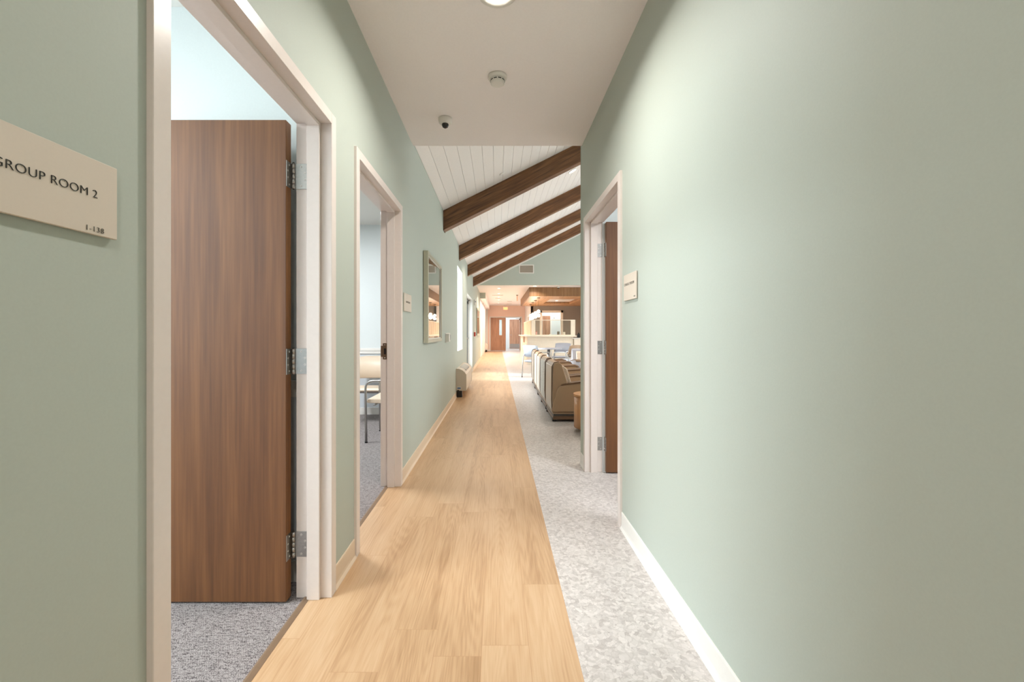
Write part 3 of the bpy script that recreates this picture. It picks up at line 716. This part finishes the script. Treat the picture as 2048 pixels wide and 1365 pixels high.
# ------------------------------------------------------------------ pictures, switches, alarms
def picture(y0, y1, z0, z1, label, th=0.052, bw=0.035, pane='picglass'):
    o = thing('framed_picture', label, 'picture', (-WX, (y0+y1)/2, z0)); hy = (y1-y0)/2; h = z1-z0
    f = MB()
    for (a, b, c_, d_) in ((-hy, -hy+bw, 0, h), (hy-bw, hy, 0, h), (-hy+bw, hy-bw, 0, bw), (-hy+bw, hy-bw, h-bw, h)):
        f.box(0.004, th, a, b, c_, d_, 'sageframe', bevel=0.002, seg=1)
    for (a, b, c_, d_) in ((-hy+bw, -hy+bw+0.012, bw, h-bw), (hy-bw-0.012, hy-bw, bw, h-bw), (-hy+bw, hy-bw, bw, bw+0.012), (-hy+bw, hy-bw, h-bw-0.012, h-bw)):
        f.box(0.004, th-0.010, a, b, c_, d_, 'plastic')
    f.build('picture_frame', None, o)
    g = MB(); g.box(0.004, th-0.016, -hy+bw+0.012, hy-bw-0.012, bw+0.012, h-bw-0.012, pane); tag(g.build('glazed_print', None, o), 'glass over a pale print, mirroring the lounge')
    return o
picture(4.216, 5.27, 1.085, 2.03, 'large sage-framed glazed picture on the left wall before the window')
picture(14.7, 16.8, 1.08, 2.07, 'grey-framed picture on the left wall beyond the glass doors', 0.04, 0.05)
o = thing('light_switch', 'white wall switch plate right of the large framed picture', 'light switch', (-WX, 6.30, 1.115))
g = MB(); g.box(0, 0.008, -0.30, 0.28, -0.068, 0.068, 'plastic', bevel=0.003); g.build('plate', None, o)
g = MB(); g.box(0.008, 0.055, -0.29, -0.14, -0.058, 0.058, 'plastic', bevel=0.004); g.build('control_box', None, o)
for yy in (-0.05, 0.08, 0.20):
    g = MB(); g.box(0.008, 0.022, yy-0.03, yy+0.03, -0.040, 0.040, 'greyframe', bevel=0.002); g.build('rocker', None, o)
o = thing('fire_alarm_pull', 'red fire alarm pull box right of the glass doors', 'fire alarm', (-WX, 13.4, 1.13))
g = MB(); g.box(0, 0.045, -0.10, 0.10, -0.07, 0.07, 'red', bevel=0.006); g.build('housing', None, o)
g = MB(); g.box(0.045, 0.055, -0.06, 0.06, -0.02, 0.02, 'plastic', bevel=0.002); g.build('pull_handle', None, o)
o = thing('alarm_strobe', 'small white alarm strobe high on the left wall past the glass doors', 'alarm', (-WX, 13.4, 2.17))
g = MB(); g.box(0, 0.04, -0.06, 0.06, -0.08, 0.08, 'plastic', bevel=0.006); g.build('housing', None, o)
g = MB(); g.cyl((0.04, 0, 0.02), 0.025, 0.02, 'X', 'greyframe', 20); g.build('strobe_lens', None, o)

# ------------------------------------------------------------------ heaters
def heater(y0, y1, label):
    o = thing('wall_heater', label, 'heater', (-WX, y0, 0), 0, 'cream fan heaters along the left wall'); L = y1-y0
    pr = [(0.0005, 0.125), (0.0005, 0.525), (0.055, 0.520), (0.11, 0.497), (0.155, 0.46), (0.187, 0.415), (0.187, 0.125)]
    g = MB(); g.prism(pr, 'Y', 0.01, L-0.01, 'heater'); g.build('housing', None, o)
    for a, b in ((0, 0.012), (L-0.012, L)):
        g = MB(); sh = [(x+(0.004 if x > 0.01 else 0), z+(0.004 if z > 0.2 else 0)) for x, z in pr]; g.prism(sh, 'Y', a, b, 'heater'); g.build('end_panel', None, o)
    # louvre on the sloped top
    g = MB(); n = 22; a0 = 0.25*L; a1 = 0.78*L
    g.prism([(0.045, 0.527), (0.16, 0.468), (0.157, 0.452), (0.045, 0.51)], 'Y', a0, a1, 'steel_dark')
    for i in range(n):
        yy = a0+(a1-a0)*(i+0.5)/n; g.prism([(0.045, 0.531), (0.10, 0.511), (0.16, 0.470), (0.158, 0.46), (0.045, 0.52)], 'Y', yy-0.006, yy+0.006, 'plastic')
    g.build('louvre', None, o)
    g = MB(); g.box(0.02, 0.095, -0.003, 0.0, 0.150, 0.195, 'plastic', bevel=0.001, seg=1); g.box(0.026, 0.089, -0.0045, -0.003, 0.160, 0.185, 'blue'); tag(g.build('badge', None, o), 'small blue badge')
    g = MB(); g.box(0.012, 0.11, 0.02, 0.12, 0.002, 0.125, 'black', bevel=0.004); g.box(0.025, 0.055, -0.002, 0.02, 0.08, 0.140, 'black'); g.build('foot', None, o)
    g = MB(); g.box(0.012, 0.11, L-0.14, L-0.04, 0.002, 0.125, 'black', bevel=0.004); g.build('foot', None, o)
    return o
heater(7.55, 9.15, 'cream fan heater with louvred top below the left window')
heater(24.9, 25.9, 'small cream fan heater at the left of the far double doors')

# ------------------------------------------------------------------ ceiling fixtures
def lamp_light(parent, loc, power, col=WARM, size=0.12, spread=150, rot=(0, 0, 0)):
    l = bpy.data.lights.new('lamp_light', 'AREA'); l.shape = 'DISK'; l.size = size; l.energy = power; l.color = col; l.spread = R(spread)
    o = bpy.data.objects.new('lamp_light', l); C.objects.link(o); o.parent = parent; o.location = loc; o.rotation_euler = rot; return o
def downlight(x, y, z, r, label, power, group='recessed downlights', tilt=0.0, col=WARM):
    o = thing('downlight', label, 'ceiling light', (x, y, z), 0, group); o.rotation_euler = (0, tilt, 0)
    g = MB(); g.lathe([(r*0.74, 0.002), (r*0.74, -0.004), (r*0.82, -0.010), (r*0.97, -0.007), (r, -0.001), (r, 0.002)], (0, 0, 0), 'plastic'); g.build('trim_ring', None, o)
    g = MB(); g.lathe([(0, -0.005), (r*0.6, -0.0048), (r*0.74, -0.002), (r*0.74, 0.002)], (0, 0, 0), 'lamp'); g.build('lens', None, o)
    lamp_light(o, (0, 0, -0.03), power, col, r*1.6)
    return o
downlight(0.0, 2.03, HC, 0.105, 'round downlight in the corridor ceiling at the top of view', 12.5, col=HALL)
downlight(0.0, -0.6, HC, 0.100, 'added unseen corridor downlight behind the viewer', 9, col=HALL)  # this lamp and the next are added to light the near corridor
downlight(0.0, -2.8, HC, 0.100, 'added unseen corridor downlight at the far back of the corridor', 12, col=HALL)
names_slope = {(1.26, 6.94): 'bright downlight in the white board slope behind the nearest beam', (-0.31, 9.42): 'small downlight in the board slope between the second and third beams'}
for (x, y), lb in names_slope.items():
    downlight(x, y, slope_z(x)-0.003, 0.085, lb, 16, 'downlights in the sloping ceiling', -ang)
for (x, y) in ((3.4, 5.0), (3.4, 9.4), (3.4, 11.7), (6.3, 6.9), (6.3, 11.7), (-0.31, 6.94+0.0)):
    if (x, y) != (-0.31, 6.94): downlight(x, y, slope_z(x)-0.003, 0.085, 'downlight over the middle of the lounge, out of view to the right', 28, 'downlights over the lounge', -ang if x < RIDGE else ang)
far = [(0.055, 16.0), (0.055, 18.2), (0.055, 20.0), (0.055, 21.8), (0.055, 23.9)]
ol = ['first', 'second', 'third', 'fourth', 'last']
for i, (x, y) in enumerate(far):
    downlight(x, y, HE, 0.09, 'downlight down the far passage ceiling, %s of five from the gable' % ol[i], 25, 'downlights down the far passage')
downlight(1.37, 15.06+0.12, HE, 0.10, 'larger downlight just in front of the wood canopy', 9, 'downlights by the reception')

o = thing('smoke_detector', 'round white smoke detector on the corridor ceiling', 'smoke detector', (0.0, 2.71, HC))
g = MB(); g.lathe([(0, 0), (0.062, 0), (0.063, -0.010), (0.058, -0.018), (0.046, -0.021), (0, -0.021)], (0, 0, 0), 'plastic'); g.build('base', None, o)
g = MB(); g.lathe([(0.044, -0.020), (0.046, -0.030), (0.045, -0.048), (0.036, -0.054), (0, -0.055)], (0, 0, 0), 'plastic'); g.build('head', None, o)
g = MB()
for k in range(10):
    a = 2*math.pi*k/10; g.box(0.0440, 0.0472, -0.010, 0.010, -0.036, -0.031, 'ink', mat=Matrix.Rotation(a, 4, 'Z'))
g.build('vent_slot', None, o)
o = thing('dome_camera', 'small white dome security camera on the corridor ceiling by the left wall', 'security camera', (-0.41, 3.245, HC))
g = MB(); g.lathe([(0, 0), (0.053, 0), (0.054, -0.012), (0.050, -0.034), (0.038, -0.044), (0.026, -0.047), (0, -0.047)], (0, 0, 0), 'plastic'); g.build('housing', None, o)
g = MB(); g.lathe([(0.026, -0.046), (0.027, -0.056), (0.020, -0.070), (0.009, -0.077), (0, -0.078)], (0.0, -0.004, 0), 'lens'); tag(g.build('dome', None, o), 'dark tinted dome')
o = thing('dome_camera', 'tiny dome security camera on the ceiling above the wood canopy front', 'security camera', (2.27, 15.4, HE))
g = MB(); g.lathe([(0, 0), (0.06, 0), (0.06, -0.03), (0.04, -0.045), (0, -0.045)], (0, 0, 0), 'plastic'); g.build('housing', None, o)
g = MB(); g.lathe([(0.035, -0.045), (0.03, -0.07), (0, -0.08)], (0, 0, 0), 'lens'); g.build('dome', None, o)
o = thing('sprinkler_head', 'tiny white sprinkler cover on the board slope before the nearest beam', 'sprinkler', (0.06, 5.50, slope_z(0.06)-0.002)); o.rotation_euler = (0, -ang, 0)
g = MB(); g.lathe([(0, -0.008), (0.030, -0.008), (0.038, -0.003), (0.038, 0.0)], (0, 0, 0), 'board'); g.build('cover_plate', None, o)
# grille on the gable
o = thing('air_grille', 'white framed air grille on the green gable wall', 'air vent', (1.045, YG, 3.475))
g = MB()
for (a, b, c_, d_) in ((-0.27, -0.235, -0.16, 0.16), (0.235, 0.27, -0.16, 0.16), (-0.235, 0.235, -0.16, -0.125), (-0.235, 0.235, 0.125, 0.16)): g.box(a, b, -0.02, 0, c_, d_, 'plastic')
g.build('frame', None, o)
g = MB(); g.box(-0.235, 0.235, -0.002, -0.001, -0.125, 0.125, 'bronze')
for k in range(16):
    z = -0.118+k*0.0157; g.box(-0.235, 0.235, -0.014, -0.004, z-0.003, z+0.004, 'heater')
g.build('slats', None, o)
# slot diffusers
for (x, y, L, lb) in ((0.0, 18.9, 0.55, 'long slot air diffuser across the passage ceiling, nearer one'), (0.02, 20.6, 0.30, 'short slot air diffuser in the passage ceiling beyond the long one'),
                      (0.66, 22.6, 0.30, 'square air diffuser in the passage ceiling, nearer one'), (0.70, 24.6, 0.34, 'square air diffuser in the passage ceiling, farther one')):
    o = thing('ceiling_diffuser', lb, 'air vent', (x, y, HE), 0, 'air diffusers in the passage ceiling')
    g = MB(); g.box(-L/2, L/2, -0.12, 0.12, -0.012, 0, 'plastic', bevel=0.003); g.build('frame', None, o)
    g = MB()
    for k in range(3): g.box(-L/2+0.03, L/2-0.03, -0.08+k*0.06, -0.05+k*0.06, -0.014, -0.011, 'taupe')
    g.build('slots', None, o)
# exit signs
o = thing('exit_sign', 'red exit sign hanging from the ceiling before the far double doors', 'exit sign', (0.50, 25.9, 2.62))
g = MB(); g.box(-0.15, 0.15, -0.02, 0.02, -0.02, 0.18, 'plastic', bevel=0.004); g.box(-0.1, 0.1, -0.04, 0.04, 0.24, 0.279, 'plastic'); g.cyl((0, 0, 0.18), 0.012, 0.08, 'Z', 'plastic', 12); g.build('housing', None, o)
g = MB(); g.box(-0.14, 0.14, -0.024, -0.02, -0.01, 0.15, 'exitglow'); g.build('face', None, o)
text_mesh('EXIT', 0.15, 'plastic', (0, -0.0255, 0.02), (1, 0, 0), (0, 0, 1), 'lettering', o, 0.001, 'CENTER')
o = thing('exit_sign', 'copper-toned hanging sign seen edge-on under the passage ceiling', 'exit sign', (0.90, 18.9, 2.64))
g = MB(); g.box(-0.028, 0.028, -0.16, 0.16, -0.01, 0.20, 'peach', bevel=0.004); g.build('housing', None, o)
g = MB(); g.box(-0.045, 0.045, -0.09, 0.09, 0.235, 0.259, 'bronze'); g.cyl((0, 0, 0.2), 0.012, 0.04, 'Z', 'bronze', 12); g.build('mount', None, o)

# glowing panels added to brighten the rooms; none are seen
def added_panel(x, y, z, lb, power, col):
    o = thing('added_ceiling_panel', lb, 'ceiling light', (x, y, z))
    g = MB(); g.box(-0.31, 0.31, -0.61, 0.61, -0.012, 0, 'plastic', bevel=0.002); g.build('frame', None, o)
    g = MB(); g.box(-0.28, 0.28, -0.58, 0.58, -0.015, -0.0125, 'added_panel'); g.build('diffuser', None, o)
    l = bpy.data.lights.new('lamp_light', 'AREA'); l.shape = 'RECTANGLE'; l.size = 0.5; l.size_y = 1.1; l.energy = power; l.color = col
    q = bpy.data.objects.new('lamp_light', l); C.objects.link(q); q.parent = o; q.location = (0, 0, -0.03)
DAY = (0.93, 0.97, 1.0)
added_panel(-3.0, 0.3, 2.76, 'added unseen ceiling panel standing in for daylight in the nearest left room', 45, DAY)
added_panel(-2.6, 3.9, 2.76, 'added unseen ceiling panel standing in for daylight in the left room with chairs', 52, DAY)
added_panel(2.2, 1.6, 2.76, 'added unseen ceiling light panel in the consult room', 40, DAY)
added_panel(3.2, 22.8, 2.9, 'added unseen ceiling light panel in the office behind reception', 16, WARM)
added_panel(0.8, 28.4, 2.9, 'added unseen ceiling light panel in the vestibule beyond the double doors', 36, DAY)

# ------------------------------------------------------------------ reception
# wood canopy
X0, X1, Y0, Y1, Z0 = 1.21, 6.5, 15.65, 21.48, 2.56
o = thing('wood_canopy', 'honey wood slatted canopy hanging over the reception desk', 'ceiling canopy', (X0, Y0, Z0))
RX0, RX1, RY0, RY1 = 2.17-X0, 3.46-X0, 17.1-Y0, 19.85-Y0
LXc, LYc, HZ = X1-X0, Y1-Y0, HE-Z0-0.003
g = MB(); g.box(0, LXc, 0, 0.05, 0, HZ, 'canopy'); g.box(0, 0.05, 0.05, LYc, 0, HZ, 'canopy')
k = 0.0
while k < LXc-0.05:
    g.box(k+0.004, k+0.05, -0.008, 0, 0, HZ, 'canopy'); k += 0.06
k = 0.02
while k < LYc-0.05:
    g.box(-0.008, 0, k, k+0.046, 0, HZ, 'canopy'); k += 0.06
g.build('fascia', None, o)
g = MB(); g.box(0.05, RX0, 0.05, LYc, 0.0, 0.03, 'canopy_under'); g.box(RX1, LXc, 0.05, LYc, 0, 0.03, 'canopy_under'); g.box(RX0, RX1, 0.05, RY0, 0, 0.03, 'canopy_under'); g.box(RX0, RX1, RY1, LYc, 0, 0.03, 'canopy_under')
g.build('underside', None, o)
g = MB(); g.box(RX0, RX0+0.02, RY0, RY1, 0.03, 0.12, 'canopy'); g.box(RX1-0.02, RX1, RY0, RY1, 0.03, 0.12, 'canopy'); g.box(RX0, RX1, RY1-0.02, RY1, 0.03, 0.12, 'canopy'); g.box(RX0, RX1, RY0, RY0+0.02, 0.03, 0.12, 'canopy')
g.build('tray_edge', None, o)
g = MB(); g.box(RX0, RX1, RY0, RY1, 0.10, 0.12, 'lightpanel')
g.build('tray_ceiling', None, o)
for i, yy in enumerate((17.9, 19.2)):
    downlight(2.75, yy, Z0+0.094, 0.08, 'downlight in the white tray of the wood canopy, %s one' % ('nearer', 'farther')[i], 14, 'downlights in the canopy tray')
o = thing('ceiling_diffuser', 'square diffuser in the white tray of the wood canopy', 'air vent', (2.95, 18.6, Z0+0.099))
g = MB(); g.lathe([(0.0, -0.012), (0.13, -0.012), (0.2, -0.004), (0.2, 0)], (0, 0, 0), 'plastic', 4); g.build('plate', None, o)
# pendants
pend_names = ['nearest', 'second nearest', 'third nearest', 'farthest']
first = None
for i, yy in enumerate((16.3, 17.6, 18.9, 20.2)):
    lb = 'glowing two-globe pendant over the reception side counter, %s' % pend_names[i]
    if first is None:
        first = thing('globe_pendant', lb, 'pendant lamp', (1.62, yy, Z0), 0, 'globe pendants over the side counter')
        g = MB(); g.cyl((0, 0, -0.03), 0.06, 0.029, 'Z', 'bronze', 24); g.build('ceiling_rose', None, first)
        g = MB(); g.cyl((0, 0, -0.74), 0.006, 0.72, 'Z', 'bronze', 10); g.cyl((0, 0, -0.47), 0.02, 0.03, 'Z', 'bronze', 14); g.build('stem', None, first)
        for zz in (-0.545, -0.705):
            g = MB(); rr = 0.066; g.lathe([(0, -rr)]+[(rr*math.cos(R(a)), rr*math.sin(R(a))) for a in range(-75, 90, 15)]+[(0, rr)], (0, 0, zz), 'globe', 24); g.build('globe', None, first)
        pl = bpy.data.lights.new('lamp_light', 'POINT'); pl.energy = 4; pl.color = (1, 0.80, 0.58); pl.shadow_soft_size = 0.07
        po = bpy.data.objects.new('lamp_light', pl); C.objects.link(po); po.parent = first; po.location = (0.12, 0, -0.62)
    else:
        c_ = copy_tree(first); c_.location = (1.62, yy, Z0); c_['label'] = lb
# desk
CY = 15.25
o = thing('reception_desk', 'long cream reception desk with glazed privacy screens', 'reception desk', (1.10, CY, 0))
g = MB(); g.box(0.0, 1.70, 0.0, 0.12, 0.0, 1.03, 'cream_lam'); g.box(0.0, 0.12, 0.12, 4.5, 0, 1.03, 'cream_lam')
g.box(0.06, 1.64, -0.012, 0, 0.10, 0.86, 'cream_lam', bevel=0.003); g.box(-0.012, 0, 0.15, 1.3, 0.10, 0.80, 'cream_lam', bevel=0.003); g.build('front_panel', None, o)
g = MB(); g.box(-0.07, 1.80, -0.14, 0.55, 1.03, 1.075, 'cream_lam', bevel=0.004); g.box(-0.07, 0.55, 0.55, 4.6, 1.03, 1.075, 'cream_lam', bevel=0.004); g.build('countertop', None, o)
g = MB(); g.box(-0.008, 0.0, 1.4, 2.3, 0.78, 1.03, 'canopy'); g.build('brown_niche', None, o)
g = MB(); g.box(1.72, 2.9, -0.05, 0.6, 0, 0.955, 'cream_lam'); g.box(1.66, 2.95, -0.09, 0.62, 0.955, 0.99, 'white', bevel=0.003); g.build('low_desk', None, o)
g = MB(); zb, zt = 1.076, 1.635
g.box(0.16, 0.30, 0.05, 0.09, zb, zt, 'cream_lam'); g.box(1.62, 1.76, 0.05, 0.09, zb, zt, 'cream_lam'); g.box(0.14, 1.78, 0.045, 0.095, zt, zt+0.025, 'cream_lam'); g.box(0.30, 1.62, 0.055, 0.085, zb, zb+0.03, 'cream_lam')
g.box(1.76, 1.78, 0.045, 0.095, zb, zt, 'cream_lam'); g.build('screen_frame', None, o)
g = MB(); g.box(0.30, 1.62, 0.067, 0.073, zb+0.03, zt); g.build('screen_glass', M['glass'], o)
g = MB(); g.box(0.14, 0.18, 0.10, 4.3, zt, zt+0.025, 'cream_lam'); g.box(0.14, 0.18, 0.10, 4.3, zb, zb+0.02, 'cream_lam'); g.build('side_rail', None, o)
yy = 0.25
while yy < 4.3:
    g = MB(); g.box(0.145, 0.175, yy, yy+0.34, zb+0.02, zt, 'slat'); g.build('side_slat', None, o); yy += 0.52
def smallbox(name, x, y, z, sx, sy, sz, m, lb, cat, top=None):
    o = thing(name, lb, cat, (x, y, z)); g = MB(); g.box(-sx/2, sx/2, -sy/2, sy/2, 0.0005, sz, m, bevel=min(sx, sy)*0.15); g.build('body', None, o)
    if top: g = MB(); g.cyl((0, 0, sz), sx*0.2, sz*0.25, 'Z', top, 12); g.build('cap', None, o)
    return o
smallbox('sanitizer_bottle', 1.47, 15.62, 1.075, 0.06, 0.05, 0.13, 'pink', 'small pink bottle on the counter at the left of the glass screen', 'bottle', 'red')
smallbox('card_holder', 2.30, 15.62, 1.075, 0.09, 0.05, 0.15, 'bronze', 'dark card holder on the counter behind the middle of the glass', 'card holder')
smallbox('tissue_box', 2.52, 15.62, 1.075, 0.08, 0.06, 0.13, 'cream_lam', 'cream box on the counter behind the right of the glass', 'box')
smallbox('desk_phone', 3.0, 15.30, 0.99, 0.10, 0.10, 0.15, 'black', 'dark device on the low end of the reception desk', 'phone', 'black')
smallbox('card_reader', 2.0, 15.64, 1.075, 0.07, 0.05, 0.05, 'white', 'low white device on the counter before the open office door', 'device')
o = thing('wall_clock', 'small square white wall device high inside the office opening', 'wall device', (3.29-0.30, 23.99, 2.02)); g = MB(); g.box(0.2, 0.38, -0.03, 0, -0.09, 0.09, 'white', bevel=0.004); g.box(0.27, 0.32, -0.034, -0.03, -0.02, 0.02, 'ink_soft'); g.build('body', None, o)
o = thing('wall_plaque', 'narrow dark plaque on the white passage wall left of reception', 'plaque', (1.75, 23.4, 1.85)); g = MB(); g.box(-0.02, -0.001, -0.15, 0.15, -0.25, 0.2, 'taupe', bevel=0.003); g.build('panel', None, o)

# ------------------------------------------------------------------ lounge chairs
def lounge_chair(back_mat, shell='tan', side='tan'):
    """origin at the floor under the back's rear near corner; the chair faces +X, width runs +Y"""
    o = thing('lounge_chair', None, 'armchair'); Wd = 0.80
    # back shell
    g = MB(); pr = [(0.02, 0.10), (0.0, 0.30), (0.004, 0.74), (0.03, 0.785), (0.085, 0.795), (0.125, 0.765), (0.16, 0.66), (0.235, 0.42), (0.24, 0.10)]
    g.prism(pr, 'Y', 0.03, Wd-0.03, side, bevel=0.012, smooth=False)
    b = g.build('backrest', None, o)
    g = MB(); g.prism([(-0.006, 0.14), (-0.010, 0.30), (-0.006, 0.735), (0.0, 0.745), (0.006, 0.74), (0.004, 0.30), (0.02, 0.14)], 'Y', 0.055, Wd-0.055, back_mat, bevel=0.003); g.build('rear_panel', None, b)
    for yy in (0.048, Wd-0.048):
        g = MB(); g.tube([(-0.004, yy, 0.14), (-0.012, yy, 0.30), (-0.008, yy, 0.735), (0.024, yy, 0.790), (0.085, yy, 0.800)], 0.006, 'armcap', 8); g.build('piping', None, b)
    g = MB(); g.prism([(0.165, 0.44), (0.13, 0.70), (0.155, 0.74), (0.21, 0.70), (0.29, 0.44)], 'Y', 0.12, Wd-0.12, 'dots_warm', bevel=0.015); g.build('back_cushion', None, o)
    g = MB(); g.box(0.20, 0.80, 0.115, Wd-0.115, 0.30, 0.44, 'dots_warm', bevel=0.03, seg=3); g.build('seat_cushion', None, o)
    g = MB(); g.box(0.12, 0.76, 0.10, Wd-0.10, 0.12, 0.30, side, bevel=0.01); g.build('seat_frame', None, o)
    for a, b_ in ((0.0, 0.10), (Wd-0.10, Wd)):
        g = MB()
        g.prism([(-0.015, 0.135), (0.015, 0.29), (0.055, 0.43), (0.085, 0.475), (0.14, 0.492), (0.45, 0.530), (0.70, 0.545), (0.78, 0.52), (0.80, 0.46), (0.78, 0.135)], 'Y', a, b_, side, bevel=0.012)
        ar = g.build('arm', None, o)
        g = MB(); g.prism([(0.11, 0.484), (0.12, 0.505), (0.17, 0.515), (0.45, 0.552), (0.70, 0.567), (0.79, 0.545), (0.80, 0.52), (0.70, 0.545), (0.45, 0.530), (0.16, 0.494)], 'Y', a-0.006, b_+0.006, 'armcap', bevel=0.003); g.build('arm_cap', None, ar)
    g = MB(); g.box(0.0, 0.76, 0.012, Wd-0.012, 0.108, 0.125, 'tan', bevel=0.004); g.box(0.012, 0.75, 0.03, Wd-0.03, 0.075, 0.108, 'steel_dark'); g.box(0.005, 0.74, 0.02, Wd-0.02, 0.030, 0.075, 'armcap', bevel=0.004); g.build('plinth', None, o)
    for xx in (0.03, 0.70):
        for yy in (0.05, Wd-0.09):
            g = MB(); g.box(xx-0.03, xx+0.03, yy, yy+0.04, 0.001, 0.05, 'black', bevel=0.006); g.build('foot', None, o)
    return o
spots = [(0.735, 5.48, 'tan_light', 'tan vinyl lounge chair nearest the viewer, back to the corridor'),
         (0.745, 6.35, 'dots', 'lounge chair with dotted light rear panel, second from the viewer'),
         (0.765, 7.18, 'tan_light', 'tan lounge chair in the middle of the row of five'),
         (0.785, 8.06, 'tan_light', 'tan lounge chair fourth along the row, behind the middle one'),
         (0.815, 9.00, 'tan_light', 'tan lounge chair at the far end of the row beside the round table')]
for i, (x, y, bm_, lb) in enumerate(spots):
    o = lounge_chair(bm_); o.location = (x, y, 0); tag(o, lb, 'armchair', 'lounge chairs with backs to the corridor')
o = lounge_chair('lilac', side='lilac'); o.location = (2.45, 10.42, 0); o.rotation_euler = (0, 0, R(-90)); o.location = (1.80, 10.25, 0)
tag(o, 'pale lounge chair facing the viewer at the right edge of the lounge', 'armchair')

# drum table
o = thing('drum_table', 'round honey wood drum table at the end of the chair row', 'side table', (1.165, 4.95, 0))
g = MB(); g.cyl((0, 0, 0.06), 0.245, 0.375, 'Z', 'drum', 64); g.build('drum_body', None, o)
g = MB(); g.cyl((0, 0, 0.435), 0.252, 0.022, 'Z', 'drum', 64, bevel=0.003); g.build('table_top', None, o)
for a in (45, 135, 225, 315):
    g = MB(); cx, cy = 0.19*math.cos(R(a)), 0.19*math.sin(R(a)); g.cyl((cx, cy-0.012, 0.028), 0.027, 0.024, 'Y', 'black', 20); g.box(cx-0.015, cx+0.015, cy-0.02, cy+0.02, 0.03, 0.06, 'black'); g.build('caster', None, o)

# round table + guest chairs
o = thing('round_table', 'round pale table on a steel pedestal by the reception desk', 'table', (1.47, 11.85, 0))
g = MB(); g.cyl((0, 0, 0.715), 0.38, 0.028, 'Z', 'lilac', 48, bevel=0.006); g.build('table_top', None, o)
g = MB(); g.cyl((0, 0, 0.03), 0.045, 0.685, 'Z', 'steel', 24); g.build('pedestal', None, o)
g = MB(); g.lathe([(0, 0.001), (0.27, 0.001), (0.27, 0.015), (0.08, 0.035), (0.045, 0.045), (0, 0.045)], (0, 0, 0), 'steel'); g.build('base', None, o)

def guest_chair(seat_m, back_m, frame_m='steel'):
    """tubular armchair facing -Y, origin on the floor in its middle"""
    o = thing('guest_chair', None, 'chair')
    g = MB(); g.prism([(-0.23, 0.425), (-0.245, 0.445), (-0.225, 0.47), (0.0, 0.462), (0.20, 0.455), (0.225, 0.44), (0.21, 0.415), (0.0, 0.415)], 'X', -0.245, 0.245, seat_m, bevel=0.008, smooth=False)
    g.build('seat', None, o)
    # curved back
    g = MB(); n = 10; t = bmesh.new(); vs = []
    for i in range(n+1):
        u = -1+2*i/n; xx = 0.25*u; cy = 0.245-0.055*u*u
        row = []
        for (dy, z) in ((0, 0.56), (0.045, 0.72), (0.085, 0.86), (0.11, 0.855), (0.07, 0.71), (0.028, 0.55)):
            zz = z-(0.02*u**4 if z > 0.8 else 0)
            row.append(t.verts.new((xx*(1.0 if z < 0.8 else 0.97), cy+dy-0.03, zz)))
        vs.append(row)
    for a, b in zip(vs, vs[1:]):
        for j in range(6): t.faces.new([a[j], a[(j+1) % 6], b[(j+1) % 6], b[j]]).smooth = (j not in (2, 5))
    t.faces.new(vs[0]); t.faces.new(vs[-1][::-1]); bmesh.ops.recalc_face_normals(t, faces=t.faces)
    g._merge(t, g.mi(back_m)); g.build('backrest', None, o)
    for s in (-1, 1):
        x = s*0.268
        g = MB(); g.tube(rounded([(x, -0.235, 0.012), (x, -0.245, 0.665), (x, 0.13, 0.675), (x*0.98, 0.20, 0.60), (x, 0.235, 0.42), (x, 0.27, 0.012)], 0.09), 0.0125, frame_m, 12)
        fr = g.build('side_frame', None, o)
        for yy in (-0.235, 0.27):
            g = MB(); g.cyl((x, yy, 0.001), 0.016, 0.014, 'Z', 'black', 12); g.build('glide', None, fr)
    for yy in (-0.15, 0.15):
        g = MB(); g.tube([(-0.268, yy, 0.405), (0.268, yy, 0.405)], 0.010, frame_m, 10); g.build('cross_bar', None, o)
    for s in (-1, 1):
        g = MB(); g.tube([(s*0.262, 0.225, 0.60), (s*0.20, 0.245, 0.60)], 0.009, frame_m, 8); g.build('back_bracket', None, o)
    return o
def place(o, x, y, deg, lb, group):
    o.location = (x, y, 0.0); o.rotation_euler = (0, 0, R(deg)); tag(o, lb, 'chair', group); return o
G2 = 'guest chairs around the pale round table'
place(guest_chair('blue_vinyl', 'blue_vinyl'), 1.03, 10.95, 135, 'pale blue tubular chair at the corridor side of the round table', G2)
place(guest_chair('blue_vinyl', 'tan'), 1.86, 11.0, -135, 'tan-backed tubular chair right of the round table, turned away', G2)
place(guest_chair('lilac', 'lilac'), 1.98, 12.75, -20, 'pale grey tubular chair behind the round table near the desk', G2)
G1 = 'cream guest chairs in the left room'
A = place(guest_chair('cream_vinyl', 'cream_vinyl', 'steel'), -1.72, 5.55, 0, 'cream tubular armchair with its back to the room wall', G1); A.location.z = 0.002
B = place(guest_chair('cream_vinyl', 'cream_vinyl', 'steel'), -1.18, 4.72, -90, 'cream tubular armchair seen side-on through the second doorway', G1); B.location.z = 0.002
